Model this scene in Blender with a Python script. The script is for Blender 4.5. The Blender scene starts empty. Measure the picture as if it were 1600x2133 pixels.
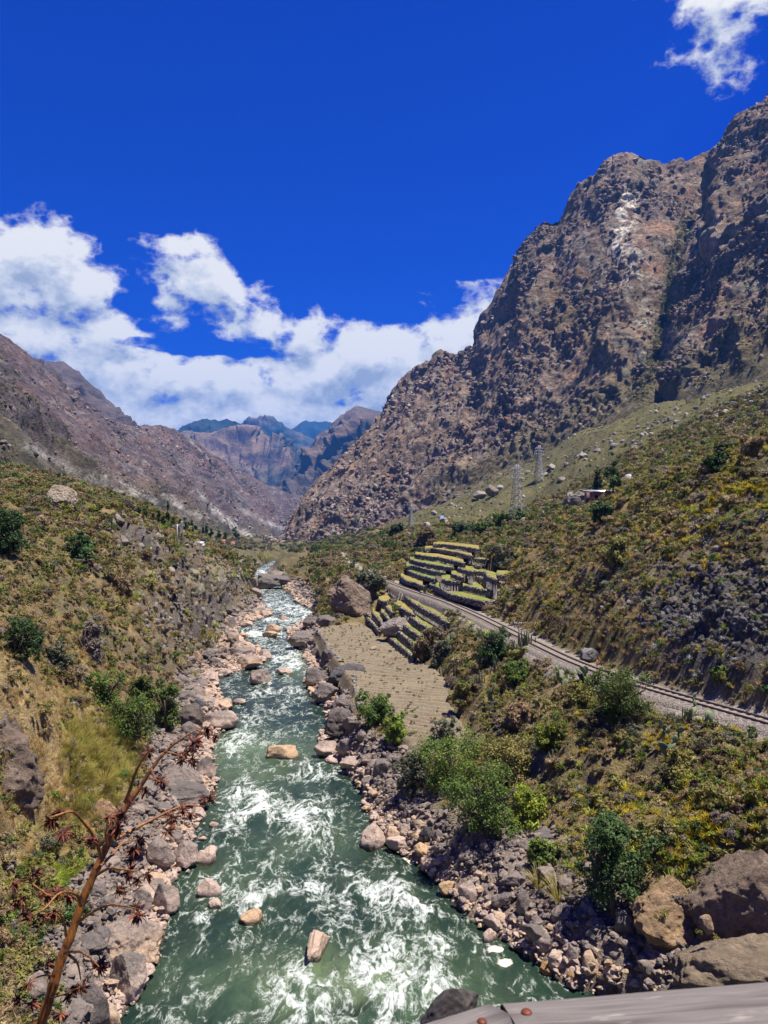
import bpy, math, random
import numpy as np
from mathutils import Vector, Matrix
from mathutils.bvhtree import BVHTree

# ---------------------------------------------------------------- camera, sky, sun, exposure
C = bpy.context.scene.collection
SC = bpy.context.scene
F = 1611.0                      # focal length in photograph pixels
PITCH = math.atan(33.5 / F)     # camera tilted slightly up, horizon at row 1100
EYE = np.array([0.0, 0.0, 20.0])
cp, sp = math.cos(PITCH), math.sin(PITCH)

cam_d = bpy.data.cameras.new('camera')
cam = bpy.data.objects.new('camera', cam_d)
C.objects.link(cam)
cam.location = EYE
cam.rotation_euler = (math.pi / 2 + PITCH, 0, 0)
cam_d.sensor_fit = 'VERTICAL'
cam_d.sensor_height = 24
cam_d.lens = 24 * F / 2133
cam_d.clip_start = 0.05
cam_d.clip_end = 40000
cam_d.dof.use_dof = True
cam_d.dof.focus_distance = 60
cam_d.dof.aperture_fstop = 10.0
SC.camera = cam

SUN_EL, SUN_AZ = math.radians(73), math.radians(98)     # azimuth measured from the view direction to the right
sun_dir = Vector((math.sin(SUN_AZ) * math.cos(SUN_EL), math.cos(SUN_AZ) * math.cos(SUN_EL), math.sin(SUN_EL)))
sun_d = bpy.data.lights.new('sun', 'SUN')
sun_d.energy = 4.9
sun_d.angle = math.radians(0.53)
sun_d.color = (1.0, 0.93, 0.82)
sun = bpy.data.objects.new('sun', sun_d)
C.objects.link(sun)
sun.rotation_euler = (-sun_dir).to_track_quat('-Z', 'Y').to_euler()
sun.location = (0, 0, 2000)

SC.view_settings.view_transform = 'Standard'
SC.view_settings.look = 'None'
SC.view_settings.exposure = 0.9
SC.view_settings.gamma = 1
SC.view_settings.use_curve_mapping = False
cy = SC.cycles
cy.max_bounces = 5
cy.diffuse_bounces = 3
cy.glossy_bounces = 2
cy.transmission_bounces = 2
cy.volume_bounces = 0
cy.transparent_max_bounces = 4
cy.use_denoising = True
cy.use_adaptive_sampling = True
cy.adaptive_threshold = 0.015
cy.sample_clamp_indirect = 6
cy.caustics_reflective = False
cy.caustics_refractive = False


def pix(px, py):
    """direction of a photograph pixel, scaled so that its y component is 1"""
    a = (px - 800.0) / F
    b = -(py - 1066.5) / F
    y = cp - b * sp
    z = sp + b * cp
    return np.array([a / y, 1.0, z / y])


def at(px, py, Y=None, z=None):
    d = pix(px, py)
    if Y is None:
        Y = (z - 20.0) / d[2]
    return EYE + d * Y


def to_pix(P):
    P = np.asarray(P, float) - EYE
    yc = P[..., 1] * cp + P[..., 2] * sp
    zc = -P[..., 1] * sp + P[..., 2] * cp
    yc = np.maximum(yc, 1e-3)
    return 800 + F * P[..., 0] / yc, 1066.5 - F * zc / yc


def lin(h):
    h = h.lstrip('#')
    v = [int(h[i:i + 2], 16) / 255 for i in (0, 2, 4)]
    return tuple(x / 12.92 if x <= 0.04045 else ((x + 0.055) / 1.055) ** 2.4 for x in v)


# ---------------------------------------------------------------- node helper
class NT:
    def __init__(self, tree):
        self.t = tree
        tree.nodes.clear()

    def n(self, kind, ins=None, **props):
        nd = self.t.nodes.new(kind)
        for k, v in props.items():
            setattr(nd, k, v)
        for k, v in (ins or {}).items():
            s = nd.inputs[k]
            if isinstance(v, bpy.types.NodeSocket):
                self.t.links.new(v, s)
            elif isinstance(v, bpy.types.Node):
                self.t.links.new(v.outputs[0], s)
            else:
                if s.type == 'RGBA' and len(v) == 3:
                    v = (*v, 1)
                s.default_value = v
        return nd

    def math(self, op, a, b=0.5, c=0.5, clamp=False):
        nd = self.n('ShaderNodeMath', {0: a, 1: b, 2: c}, operation=op)
        nd.use_clamp = clamp
        return nd.outputs[0]

    def vmath(self, op, a, b=(0, 0, 0), out=0):
        return self.n('ShaderNodeVectorMath', {0: a, 1: b}, operation=op).outputs[out]

    def rng(self, v, a, b, c=0.0, d=1.0, smooth=False):
        nd = self.n('ShaderNodeMapRange', {0: v, 1: a, 2: b, 3: c, 4: d})
        if smooth:
            nd.interpolation_type = 'SMOOTHSTEP'
        return nd.outputs[0]

    def noise(self, vec, scale, detail=4.0, rough=0.55, dist=0.0, out=0):
        return self.n('ShaderNodeTexNoise', {'Vector': vec, 'Scale': scale, 'Detail': detail, 'Roughness': rough, 'Distortion': dist}).outputs[out]

    def mix(self, f, a, b, blend='MIX'):
        nd = self.n('ShaderNodeMix', data_type='RGBA', blend_type=blend)
        for i, v in ((0, f), (6, a), (7, b)):
            s = nd.inputs[i]
            if isinstance(v, bpy.types.NodeSocket):
                self.t.links.new(v, s)
            else:
                s.default_value = (*v, 1) if i and len(v) == 3 else v
        return nd.outputs[2]

    def gray(self, v):
        return self.n('ShaderNodeCombineColor', {0: v, 1: v, 2: v}).outputs[0]


# ---------------------------------------------------------------- world: clear high-altitude sky with cumulus
W = bpy.data.worlds.new('World')
SC.world = W
W.use_nodes = True
W.cycles.sampling_method = 'NONE'


def cloud_group():
    g = bpy.data.node_groups.new('cloud_density', 'ShaderNodeTree')
    g.interface.new_socket('dir', in_out='INPUT', socket_type='NodeSocketVector')
    g.interface.new_socket('density', in_out='OUTPUT', socket_type='NodeSocketFloat')
    w = NT(g)
    gi = w.n('NodeGroupInput')
    go = w.n('NodeGroupOutput')
    d = gi.outputs[0]
    warp = w.vmath('MULTIPLY', w.vmath('SUBTRACT', w.noise(d, 7, 3, out=1), (0.5, 0.5, 0.5)), (0.05, 0.05, 0.05))
    dw = w.vmath('ADD', d, warp)
    lobes = [  # px, py, rx, ry, weight
        (-60, 560, 190, 105, 1.1), (70, 545, 125, 80, 1.0), (150, 580, 110, 65, .9), (60, 680, 210, 62, .95), (190, 690, 110, 42, .75),
        (365, 512, 88, 34, .8), (330, 570, 90, 40, .55), (400, 590, 115, 45, .65), (440, 625, 80, 32, .6), (330, 635, 70, 24, .5),
        (430, 680, 190, 26, .55), (560, 672, 110, 40, .75), (220, 760, 120, 50, .95), (330, 790, 130, 62, 1.),
        (480, 800, 150, 66, 1.), (645, 705, 75, 58, .95), (650, 790, 190, 85, 1.), (790, 750, 180, 75, 1.),
        (940, 690, 100, 62, .95), (985, 730, 150, 110, 1.), (500, 860, 380, 75, 1.1), (700, 760, 150, 60, .9), (420, 770, 140, 40, .9), (860, 810, 200, 90, 1.), (200, 880, 280, 90, 1.),
        (1470, -5, 120, 60, .58), (1500, 70, 70, 75, .5), (1415, 112, 60, 42, .42),
    ]
    gaps = [(440, 728, 190, 17, .75), (265, 640, 60, 26, .5), (520, 560, 60, 50, .5), (290, 720, 60, 12, .4), (830, 650, 110, 30, .5), (250, 520, 30, 40, .5)]
    acc = None
    for (px, py, rx, ry, wt) in lobes:
        c = pix(px, py)
        L = np.linalg.norm(c)
        c = c / L
        k = 1 / L
        sx, sz = 1 / (rx / F * k), 1 / (ry / F * k)
        v = w.vmath('MULTIPLY', w.vmath('SUBTRACT', dw, tuple(c)), (sx, sx, sz))
        ln = w.vmath('LENGTH', v, out=1)
        val = w.math('MULTIPLY_ADD', ln, -wt * 0.9, wt)
        acc = val if acc is None else w.math('SMOOTH_MAX', acc, val, 0.18)
    for (px, py, rx, ry, wt) in gaps:
        c = pix(px, py)
        L = np.linalg.norm(c)
        v = w.vmath('MULTIPLY', w.vmath('SUBTRACT', dw, tuple(c / L)), (F * L / rx, F * L / rx, F * L / ry))
        acc = w.math('SUBTRACT', acc, w.math('MULTIPLY', w.math('SUBTRACT', 1.0, w.vmath('LENGTH', v, out=1), clamp=True), wt * 1.6))
    # cumulus carried on round the horizon, thickened to add white fill light
    z = w.n('ShaderNodeSeparateXYZ', {0: d}).outputs[2]
    band = w.rng(z, 0.03, 0.34, 0.75, -1.3)
    big = w.math('MULTIPLY_ADD', w.noise(d, 3.0, 2), 2.2, -1.1)
    acc = w.math('SMOOTH_MAX', acc, w.math('ADD', band, big), 0.1)
    stretch = w.vmath('MULTIPLY', d, (1, 1, 1.45))
    n1 = w.noise(stretch, 9, 6, 0.55, 0.1)
    b1 = w.math('ABSOLUTE', w.math('MULTIPLY_ADD', w.noise(stretch, 15, 2, 0.5), 2, -1))
    b2 = w.math('ABSOLUTE', w.math('MULTIPLY_ADD', w.noise(stretch, 34, 4, 0.6), 2, -1))
    n = w.math('ADD', w.math('MULTIPLY_ADD', n1, 1.7, -0.85), w.math('MULTIPLY_ADD', b1, -1.0, 0.16))
    n = w.math('ADD', n, w.math('MULTIPLY_ADD', b2, -0.75, 0.14))
    den = w.math('ADD', w.math('ADD', acc, n), w.rng(z, -0.04, -0.01, -4, 0))
    w.t.links.new(den, go.inputs[0])
    return g


def build_world():
    w = NT(W.node_tree)
    d = w.n('ShaderNodeTexCoord').outputs['Generated']
    sky = w.n('ShaderNodeTexSky', sky_type='NISHITA')
    sky.sun_disc = False
    sky.sun_elevation = SUN_EL
    sky.sun_rotation = SUN_AZ
    sky.altitude = 2800
    sky.air_density = 1.35
    sky.dust_density = 0.15
    sky.ozone_density = 4.0
    # the phone's rendering of a thin, dry mountain sky: deep saturated blue
    hs = w.n('ShaderNodeHueSaturation', {'Hue': 0.516, 'Saturation': 1.55, 'Value': 1.0, 'Color': sky.outputs[0]})
    skyc = w.mix(1.0, hs.outputs[0], SKY_TINT, 'MULTIPLY')
    cg = cloud_group()
    a = w.n('ShaderNodeGroup')
    a.node_tree = cg
    w.t.links.new(d, a.inputs[0])
    off = tuple(Vector((sun_dir.x * 0.55, sun_dir.y * 0.1, sun_dir.z)).normalized() * 0.03)
    b = w.n('ShaderNodeGroup')
    b.node_tree = cg
    w.t.links.new(w.vmath('ADD', d, off), b.inputs[0])
    den, den2 = a.outputs[0], b.outputs[0]
    alpha = w.rng(den, 0.0, 0.5, 0, 1, True)
    thick = w.rng(den, 0.1, 1.5, 0, 1)
    lit = w.math('MULTIPLY_ADD', w.math('SUBTRACT', den, den2), 1.2, 0.53)
    lit = w.math('SUBTRACT', lit, w.math('MULTIPLY', thick, 0.10), clamp=True)
    ccol = w.n('ShaderNodeValToRGB', {0: lit})
    e = ccol.color_ramp.elements
    e[0].position, e[0].color = 0.0, (.42, .49, .64, 1)
    e[1].position, e[1].color = 1.0, (1.0, 1.0, 1.02, 1)
    m = e.new(0.45)
    m.color = (.68, .73, .85, 1)
    cl = w.mix(1.0, ccol.outputs[0], (CLOUD_GAIN, CLOUD_GAIN * .985, CLOUD_GAIN * .93), 'MULTIPLY')
    bg = w.n('ShaderNodeBackground', {0: skyc, 1: SKY_STRENGTH})
    bc = w.n('ShaderNodeBackground', {0: cl, 1: SKY_STRENGTH})
    w.n('ShaderNodeOutputWorld', {0: w.n('ShaderNodeMixShader', {0: alpha, 1: bg.outputs[0], 2: bc.outputs[0]})})


SKY_STRENGTH = 0.1
SKY_TINT = (0.0, 0.20, 0.67)
CLOUD_GAIN = 0.53 / SKY_STRENGTH
build_world()

# ---------------------------------------------------------------- numpy noise
def _hash(ix, iy, iz, seed):
    h = (ix.astype(np.int64) * 374761393 + iy.astype(np.int64) * 668265263 + iz.astype(np.int64) * 2147483647 + seed * 1274126177) & 0xFFFFFFFF
    h = ((h ^ (h >> 13)) * 1274126177) & 0xFFFFFFFF
    return h ^ (h >> 16)


_G = np.array([(1, 1, 0), (-1, 1, 0), (1, -1, 0), (-1, -1, 0), (1, 0, 1), (-1, 0, 1), (1, 0, -1), (-1, 0, -1),
               (0, 1, 1), (0, -1, 1), (0, 1, -1), (0, -1, -1), (1, 1, 0), (-1, 1, 0), (0, -1, 1), (0, -1, -1)], np.float32)


_PERM = np.random.default_rng(5).permutation(256).astype(np.int32)
_PERM = np.concatenate([_PERM, _PERM, _PERM])


def perlin(P, seed=0):
    P = np.asarray(P, np.float64) + (seed % 97) * 13.37
    fl = np.floor(P)
    f = (P - fl).astype(np.float32)
    I = fl.astype(np.int32) & 255
    u = f * f * f * (f * (f * 6 - 15) + 10)
    ix, iy, iz = np.ascontiguousarray(I[:, 0]), np.ascontiguousarray(I[:, 1]), np.ascontiguousarray(I[:, 2])
    fx, fy, fz = (np.ascontiguousarray(f[:, k]) for k in range(3))
    ux, uy, uz = (np.ascontiguousarray(u[:, k]) for k in range(3))
    gx, gy, gz = (np.ascontiguousarray(_G[:, k]) for k in range(3))
    r = 0
    for dz in (0, 1):
        pz = _PERM[iz + dz]
        wz = uz if dz else 1 - uz
        for dy in (0, 1):
            py = _PERM[pz + iy + dy]
            wzy = wz * (uy if dy else 1 - uy)
            for dx in (0, 1):
                h = _PERM[py + ix + dx] & 15
                g = gx[h] * (fx - dx) + gy[h] * (fy - dy) + gz[h] * (fz - dz)
                r = r + wzy * (ux if dx else 1 - ux) * g
    return r


def fbm(P, oct=5, seed=0, gain=0.5, lac=2.03):
    a, s, r = 1.0, 1.0, 0
    for o in range(oct):
        r = r + a * perlin(P * s + 17.3 * o, seed + o)
        a *= gain
        s *= lac
    return r


def ridged(P, oct=5, seed=0, gain=0.5, lac=2.1):
    a, s, r, w = 1.0, 1.0, 0, 1.0
    for o in range(oct):
        n = 1 - np.abs(perlin(P * s + 9.7 * o, seed + o)) * 1.6
        n = np.clip(n, 0, 1) ** 2
        r = r + a * n * w
        w = np.clip(n * 1.5, 0, 1)
        a *= gain
        s *= lac
    return r - 0.8


def sstep(a, b, x):
    t = np.clip((x - a) / (b - a), 0, 1)
    return t * t * (3 - 2 * t)


def worley(P, seed=0):
    """distance to the nearest and second nearest cell point, and the id of the nearest"""
    I = np.floor(P).astype(np.int64)
    d1 = np.full(len(P), 9.0); d2 = np.full(len(P), 9.0); idn = np.zeros(len(P), np.int64)
    for dx in (-1, 0, 1):
        for dy in (-1, 0, 1):
            for dz in (-1, 0, 1):
                c = I + (dx, dy, dz)
                h = _hash(c[:, 0], c[:, 1], c[:, 2], seed)
                q = c + np.stack([(h & 1023) / 1023, ((h >> 10) & 1023) / 1023, ((h >> 20) & 1023) / 1023], 1)
                d = np.linalg.norm(P - q, axis=1)
                near = d < d1
                d2 = np.where(near, d1, np.minimum(d2, d))
                idn = np.where(near, h, idn)
                d1 = np.where(near, d, d1)
    return d1, d2, idn


# ---------------------------------------------------------------- mesh helpers
def make_mesh(name, V, faces, mat=None, smooth=True, col=None):
    """faces: one array, or a list of arrays with different corner counts"""
    if not isinstance(faces, list):
        faces = [faces]
    faces = [np.asarray(f, np.int32) for f in faces if len(f)]
    me = bpy.data.meshes.new(name)
    V = np.asarray(V, np.float32)
    me.vertices.add(len(V))
    me.vertices.foreach_set('co', V.ravel())
    loops = np.concatenate([f.ravel() for f in faces])
    tot = np.concatenate([np.full(len(f), f.shape[1], np.int32) for f in faces])
    me.loops.add(len(loops))
    me.loops.foreach_set('vertex_index', loops)
    me.polygons.add(len(tot))
    me.polygons.foreach_set('loop_start', np.concatenate([[0], np.cumsum(tot)[:-1]]).astype(np.int32))
    if smooth:
        me.polygons.foreach_set('use_smooth', np.ones(len(tot), bool))
    if col is not None:
        col = np.asarray(col, np.float32)
        if col.shape[1] == 3:
            col = np.concatenate([col, np.ones((len(col), 1), np.float32)], 1)
        at_ = me.attributes.new('Col', 'FLOAT_COLOR', 'POINT')
        at_.data.foreach_set('color', col.ravel())
    me.update(calc_edges=True)
    if mat is not None:
        me.materials.append(mat)
    return me


def link(name, me, parent=None, loc=None, rot=None, scale=None, **tags):
    o = bpy.data.objects.new(name, me)
    C.objects.link(o)
    if parent is not None:
        o.parent = parent
    if loc is not None:
        o.location = [float(x) for x in loc]
    if rot is not None:
        o.rotation_euler = rot
    if scale is not None:
        o.scale = scale if hasattr(scale, '__len__') else (scale,) * 3
    for k, v in tags.items():
        o[k] = v
    return o


def root(name, loc, label, category, group=None, rotz=0, scale=None):
    o = link(name, None, loc=loc, rot=(0, 0, rotz), scale=scale, label=label, category=category)
    o.empty_display_size = 0.2
    if group:
        o['group'] = group
    return o


class MB:
    """collects vertices, faces and colours for one mesh"""
    def __init__(self):
        self.V, self.F, self.K, self.n = [], {}, [], 0

    def add(self, V, *faces, col=(1, 1, 1)):
        V = np.asarray(V, np.float32)
        for f in faces:
            f = np.asarray(f, np.int32)
            if len(f):
                self.F.setdefault(f.shape[1], []).append(f + self.n)
        self.V.append(V)
        c = np.asarray(col, np.float32)
        self.K.append(np.broadcast_to(c, (len(V), 3)) if c.ndim == 1 else c)
        self.n += len(V)

    def box(self, lo, hi, col=(1, 1, 1), M=None):
        (a, b, c), (d, e, f) = lo, hi
        V = np.array([(a, b, c), (d, b, c), (d, e, c), (a, e, c), (a, b, f), (d, b, f), (d, e, f), (a, e, f)], float)
        if M is not None:
            V = V @ np.array(M.to_3x3()).T + np.array(M.translation)
        self.add(V, [(0, 3, 2, 1), (4, 5, 6, 7), (0, 1, 5, 4), (1, 2, 6, 5), (2, 3, 7, 6), (3, 0, 4, 7)], col=col)

    def tube(self, pts, rad, sides=8, col=(1, 1, 1), cap=True):
        pts = np.asarray(pts, float)
        n = len(pts)
        rad = np.broadcast_to(np.asarray(rad, float), (n,))
        T = np.gradient(pts, axis=0)
        T /= np.linalg.norm(T, axis=1, keepdims=True) + 1e-9
        ref = np.array([0, 0, 1.0]) if abs(T[0][2]) < 0.9 else np.array([1.0, 0, 0])
        V = []
        a = np.linspace(0, 2 * np.pi, sides, endpoint=False)
        for i in range(n):
            u = np.cross(T[i], ref)
            u /= np.linalg.norm(u) + 1e-9
            ref = np.cross(u, T[i])
            V.append(pts[i] + rad[i] * (np.cos(a)[:, None] * u + np.sin(a)[:, None] * ref))
        V = np.concatenate(V)
        f = []
        for i in range(n - 1):
            for k in range(sides):
                k2 = (k + 1) % sides
                f.append((i * sides + k, i * sides + k2, (i + 1) * sides + k2, (i + 1) * sides + k))
        t = []
        if cap:
            V = np.concatenate([V, pts[[0, -1]]])
            b = n * sides
            for k in range(sides):
                k2 = (k + 1) % sides
                t.append((b, k2, k))
                t.append((b + 1, (n - 1) * sides + k, (n - 1) * sides + k2))
        self.add(V, f, t, col=col)

    def mesh(self, name, mat, smooth=False):
        return make_mesh(name, np.concatenate(self.V), [np.concatenate(v) for v in self.F.values()], mat, smooth, np.concatenate(self.K))


def grid_faces(nr, nc):
    i = np.arange(nr - 1)[:, None] * nc + np.arange(nc - 1)[None, :]
    return np.stack([i, i + 1, i + nc + 1, i + nc], -1).reshape(-1, 4)


def grid_normals(P, nr, nc):
    G = P.reshape(nr, nc, 3)
    du = np.gradient(G, axis=1)
    dv = np.gradient(G, axis=0)
    N = np.cross(du, dv)
    N /= np.linalg.norm(N, axis=2, keepdims=True) + 1e-9
    return N.reshape(-1, 3)


# ---------------------------------------------------------------- materials
MATS = {}


def material(name, fn, rough=0.9, spec=0.25):
    m = bpy.data.materials.new(name)
    m.use_nodes = True
    w = NT(m.node_tree)
    p = w.n('ShaderNodeBsdfPrincipled', {'Roughness': rough, 'Specular IOR Level': spec})
    out = w.n('ShaderNodeOutputMaterial', {0: p})
    r = fn(w, p, out) or {}
    for k, v in r.items():
        if isinstance(v, bpy.types.NodeSocket):
            w.t.links.new(v, p.inputs[k])
        else:
            p.inputs[k].default_value = (*v, 1) if hasattr(v, '__len__') and len(v) == 3 else v
    MATS[name] = m
    return m


def bump(w, h, strength, dist):
    return w.n('ShaderNodeBump', {'Height': h, 'Strength': strength, 'Distance': dist}).outputs[0]


def col_attr(w):
    return w.n('ShaderNodeAttribute', attribute_name='Col').outputs['Color']


def pos(w):
    return w.n('ShaderNodeNewGeometry').outputs['Position']


def m_ground(w, p, out):
    P = pos(w)
    base = col_attr(w)
    n1 = w.noise(P, 0.9, 5, 0.65)
    n2 = w.noise(P, 6.0, 4, 0.7)
    v = w.math('MULTIPLY', w.rng(n1, 0.25, 0.75, 0.55, 1.45), w.rng(n2, 0.3, 0.7, 0.6, 1.4))
    c = w.mix(1.0, base, w.gray(v), 'MULTIPLY')
    straw = w.rng(w.noise(P, 2.3, 5, 0.7, 0.5), 0.52, 0.66)
    c = w.mix(w.math('MULTIPLY', straw, 0.35), c, (0.27, 0.19, 0.085))
    stone = w.n('ShaderNodeTexVoronoi', {'Vector': P, 'Scale': 3.0, 'Randomness': 1.0})
    sm = w.math('MULTIPLY', w.rng(stone.outputs['Distance'], 0.22, 0.14), w.rng(w.noise(P, 0.35, 3), 0.5, 0.62))
    c = w.mix(sm, c, (0.23, 0.205, 0.18))
    return {'Base Color': c, 'Normal': bump(w, w.math('ADD', n2, n1), 0.9, 0.35)}


def m_rock(w, p, out):
    """river boulders: weathered dark tops, bleached and pink towards the flood line"""
    P = pos(w)
    oi = w.n('ShaderNodeObjectInfo')
    rnd = oi.outputs['Random']
    n1 = w.noise(P, 1.3, 6, 0.65, 0.4)
    n2 = w.noise(P, 9.0, 5, 0.7)
    dark = w.n('ShaderNodeValToRGB', {0: w.math('ADD', w.math('MULTIPLY', n1, 0.5), w.math('MULTIPLY', rnd, 0.5))})
    e = dark.color_ramp.elements
    e[0].position, e[0].color = 0.2, (.105, .092, .085, 1)
    e[1].position, e[1].color = 0.85, (.29, .225, .18, 1)
    mm = e.new(0.5); mm.color = (.19, .158, .138, 1)
    pale = w.mix(w.rng(n2, 0.35, 0.65), (.50, .375, .29), (.40, .31, .26))
    pale = w.mix(w.rng(rnd, 0.72, 0.95), pale, (.44, .30, .17))
    z = w.n('ShaderNodeSeparateXYZ', {0: P}).outputs[2]
    lvl = w.math('ADD', z, w.math('MULTIPLY_ADD', n1, 2.2, -1.1))
    lvl = w.math('ADD', lvl, w.math('MULTIPLY', rnd, -0.9))
    c = w.mix(w.rng(lvl, 0.3, 1.15, 1, 0), dark.outputs[0], pale)
    c = w.mix(w.rng(z, 0.26, 0.1, 0, .8), c, (.035, .03, .018))      # wet, weedy foot
    v = w.rng(n2, 0.25, 0.75, 0.62, 1.35)
    c = w.mix(1.0, c, w.gray(v), 'MULTIPLY')
    cr = w.n('ShaderNodeTexVoronoi', {'Vector': w.vmath('ADD', P, w.vmath('MULTIPLY', w.noise(P, 2.0, 3, out=1), (.6, .6, .6))), 'Scale': 0.9}, feature='DISTANCE_TO_EDGE').outputs[0]
    ck = w.rng(cr, 0.0, 0.03, 0.62, 1)
    c = w.mix(1.0, c, w.gray(ck), 'MULTIPLY')
    return {'Base Color': c, 'Roughness': w.rng(z, 0.12, 0.3, 0.3, 0.88), 'Normal': bump(w, w.math('ADD', n1, w.math('MULTIPLY', n2, 0.5)), 0.8, 0.18)}


def m_outcrop(w, p, out):
    P = pos(w)
    base = col_attr(w)
    rnd = w.n('ShaderNodeObjectInfo').outputs['Random']
    n1 = w.noise(P, 0.8, 6, 0.65, 0.4)
    n2 = w.noise(P, 6.0, 5, 0.75)
    v = w.math('MULTIPLY', w.rng(n1, 0.25, 0.75, 0.55, 1.4), w.rng(n2, 0.3, 0.7, 0.65, 1.35))
    v = w.math('MULTIPLY', v, w.rng(rnd, 0, 1, 0.8, 1.2))
    c = w.mix(1.0, base, w.gray(v), 'MULTIPLY')
    lich = w.rng(w.noise(P, 3.0, 5, 0.7), 0.56, 0.66)
    c = w.mix(w.math('MULTIPLY', lich, 0.6), c, (.075, .068, .06))
    return {'Base Color': c, 'Normal': bump(w, w.math('ADD', n1, n2), 0.9, 0.25)}


def m_mount(w, p, out):
    P = pos(w)
    base = col_attr(w)
    n0 = w.noise(P, 0.012, 6, 0.6)
    n1 = w.noise(P, 0.06, 8, 0.7, 0.3)
    n2 = w.noise(P, 0.25, 5, 0.75)
    v = w.math('MULTIPLY', w.rng(n1, 0.25, 0.75, 0.45, 1.6), w.rng(n2, 0.3, 0.7, 0.55, 1.5))
    v = w.math('MULTIPLY', v, w.rng(n0, 0.3, 0.7, 0.8, 1.2))
    c = w.mix(1.0, base, w.gray(v), 'MULTIPLY')
    spec = w.n('ShaderNodeTexVoronoi', {'Vector': P, 'Scale': 0.11}).outputs['Distance']
    sm = w.math('MULTIPLY', w.rng(spec, 0.30, 0.2), w.rng(w.noise(P, 0.02, 4), 0.47, 0.58))
    c = w.mix(w.math('MULTIPLY', sm, 0.6), c, (.30, .25, .22))
    sh = w.n('ShaderNodeTexVoronoi', {'Vector': P, 'Scale': 0.16}).outputs['Distance']
    s2 = w.math('MULTIPLY', w.rng(sh, 0.34, 0.24), w.rng(w.noise(P, 0.017, 3), 0.42, 0.55))
    c = w.mix(w.math('MULTIPLY', s2, 0.65), c, (.045, .042, .018))
    return {'Base Color': c, 'Normal': bump(w, w.math('ADD', n1, w.math('MULTIPLY', n2, 0.6)), 1.0, 5.0)}


def m_far(w, p, out):
    P = pos(w)
    base = col_attr(w)
    n1 = w.noise(P, 0.006, 8, 0.68)
    n2 = w.noise(P, 0.03, 6, 0.7)
    v = w.math('MULTIPLY', w.rng(n1, 0.3, 0.7, 0.6, 1.4), w.rng(n2, 0.3, 0.7, 0.7, 1.3))
    c = w.mix(1.0, base, w.gray(v), 'MULTIPLY')
    return {'Base Color': c, 'Normal': bump(w, n1, 1.0, 30.0)}


def leaf_mat(name, c1, c2, trans=0.3, rough=0.6):
    def fn(w, p, out):
        rnd = w.n('ShaderNodeObjectInfo').outputs['Random']
        k = w.n('ShaderNodeSeparateColor', {0: col_attr(w)}).outputs[0]
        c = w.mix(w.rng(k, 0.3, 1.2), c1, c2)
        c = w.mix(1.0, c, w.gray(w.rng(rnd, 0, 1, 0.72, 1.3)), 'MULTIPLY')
        hs = w.n('ShaderNodeHueSaturation', {'Hue': w.rng(w.math('FRACT', w.math('MULTIPLY', rnd, 7.31)), 0, 1, 0.485, 0.512), 'Saturation': 1.0, 'Value': 1.0, 'Color': c}).outputs[0]
        w.t.links.new(hs, p.inputs['Base Color'])
        tr = w.n('ShaderNodeBsdfTranslucent', {0: hs})
        mx = w.n('ShaderNodeMixShader', {0: trans, 1: p.outputs[0], 2: tr.outputs[0]})
        w.t.links.new(mx.outputs[0], out.inputs[0])
    return material(name, fn, rough, 0.3)


def plain(name, col, rough=0.8, var=0.25, scale=4.0, metal=0.0):
    def fn(w, p, out):
        P = pos(w)
        v = w.rng(w.noise(P, scale, 5, 0.65), 0.25, 0.75, 1 - var, 1 + var)
        return {'Base Color': w.mix(1.0, col, w.gray(v), 'MULTIPLY'), 'Metallic': metal}
    return material(name, fn, rough)


def attr_mat(name, rough=0.85, var=0.25, scale=4.0):
    def fn(w, p, out):
        v = w.rng(w.noise(pos(w), scale, 5, 0.65), 0.25, 0.75, 1 - var, 1 + var)
        return {'Base Color': w.mix(1.0, col_attr(w), w.gray(v), 'MULTIPLY')}
    return material(name, fn, rough)


M_GROUND = material('ground', m_ground, 0.95, 0.1)
M_ROCK = material('river_rock', m_rock, 0.9, 0.3)
M_OUT = material('outcrop_rock', m_outcrop, 0.92, 0.2)
M_MOUNT = material('mountain_rock', m_mount, 0.95, 0.1)
M_FAR = material('far_mountain_rock', m_far, 0.95, 0.1)
M_ATTR = attr_mat('painted_by_part', 0.85, 0.2, 5.0)
M_GREEN = leaf_mat('leaf_green', (.055, .10, .018), (.19, .27, .045))
M_DARK = leaf_mat('leaf_dark_green', (0.029, 0.061, 0.017), (0.094, 0.160, 0.041))
M_OLIVE = leaf_mat('leaf_olive', (.14, .132, .034), (.34, .30, .08))
M_GREY = leaf_mat('leaf_grey_green', (0.106, 0.119, 0.069), (0.250, 0.263, 0.163))
M_LIME = leaf_mat('leaf_lime', (0.110, 0.165, 0.017), (0.319, 0.374, 0.039))
M_DRY = leaf_mat('twig_brown', (.19, .14, .07), (.42, .325, .165), 0.25)
M_TWIG = leaf_mat('twig_grey', (.14, .115, .09), (.29, .24, .195), 0.15)
M_STRAW = leaf_mat('dry_grass', (0.253, 0.167, 0.057), (0.529, 0.380, 0.149), 0.35)
M_REED = leaf_mat('reed_grass', (.17, .17, .03), (.42, .36, .09), 0.35)
M_AGAVE = leaf_mat('agave_leaf', (0.099, 0.154, 0.020), (0.363, 0.418, 0.061), 0.2)
M_YELLOW = leaf_mat('bromeliad_yellow', (.24, .21, .015), (.60, .46, .03), 0.3)
M_SILVER = leaf_mat('silver_rosette', (.20, .21, .19), (.46, .46, .43), 0.15)
M_CACT = leaf_mat('cactus_pad', (.09, .13, .06), (.24, .28, .14), 0.05)
M_BARK = plain('bark', (.10, .075, .055), 0.9, 0.35, 8)

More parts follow.
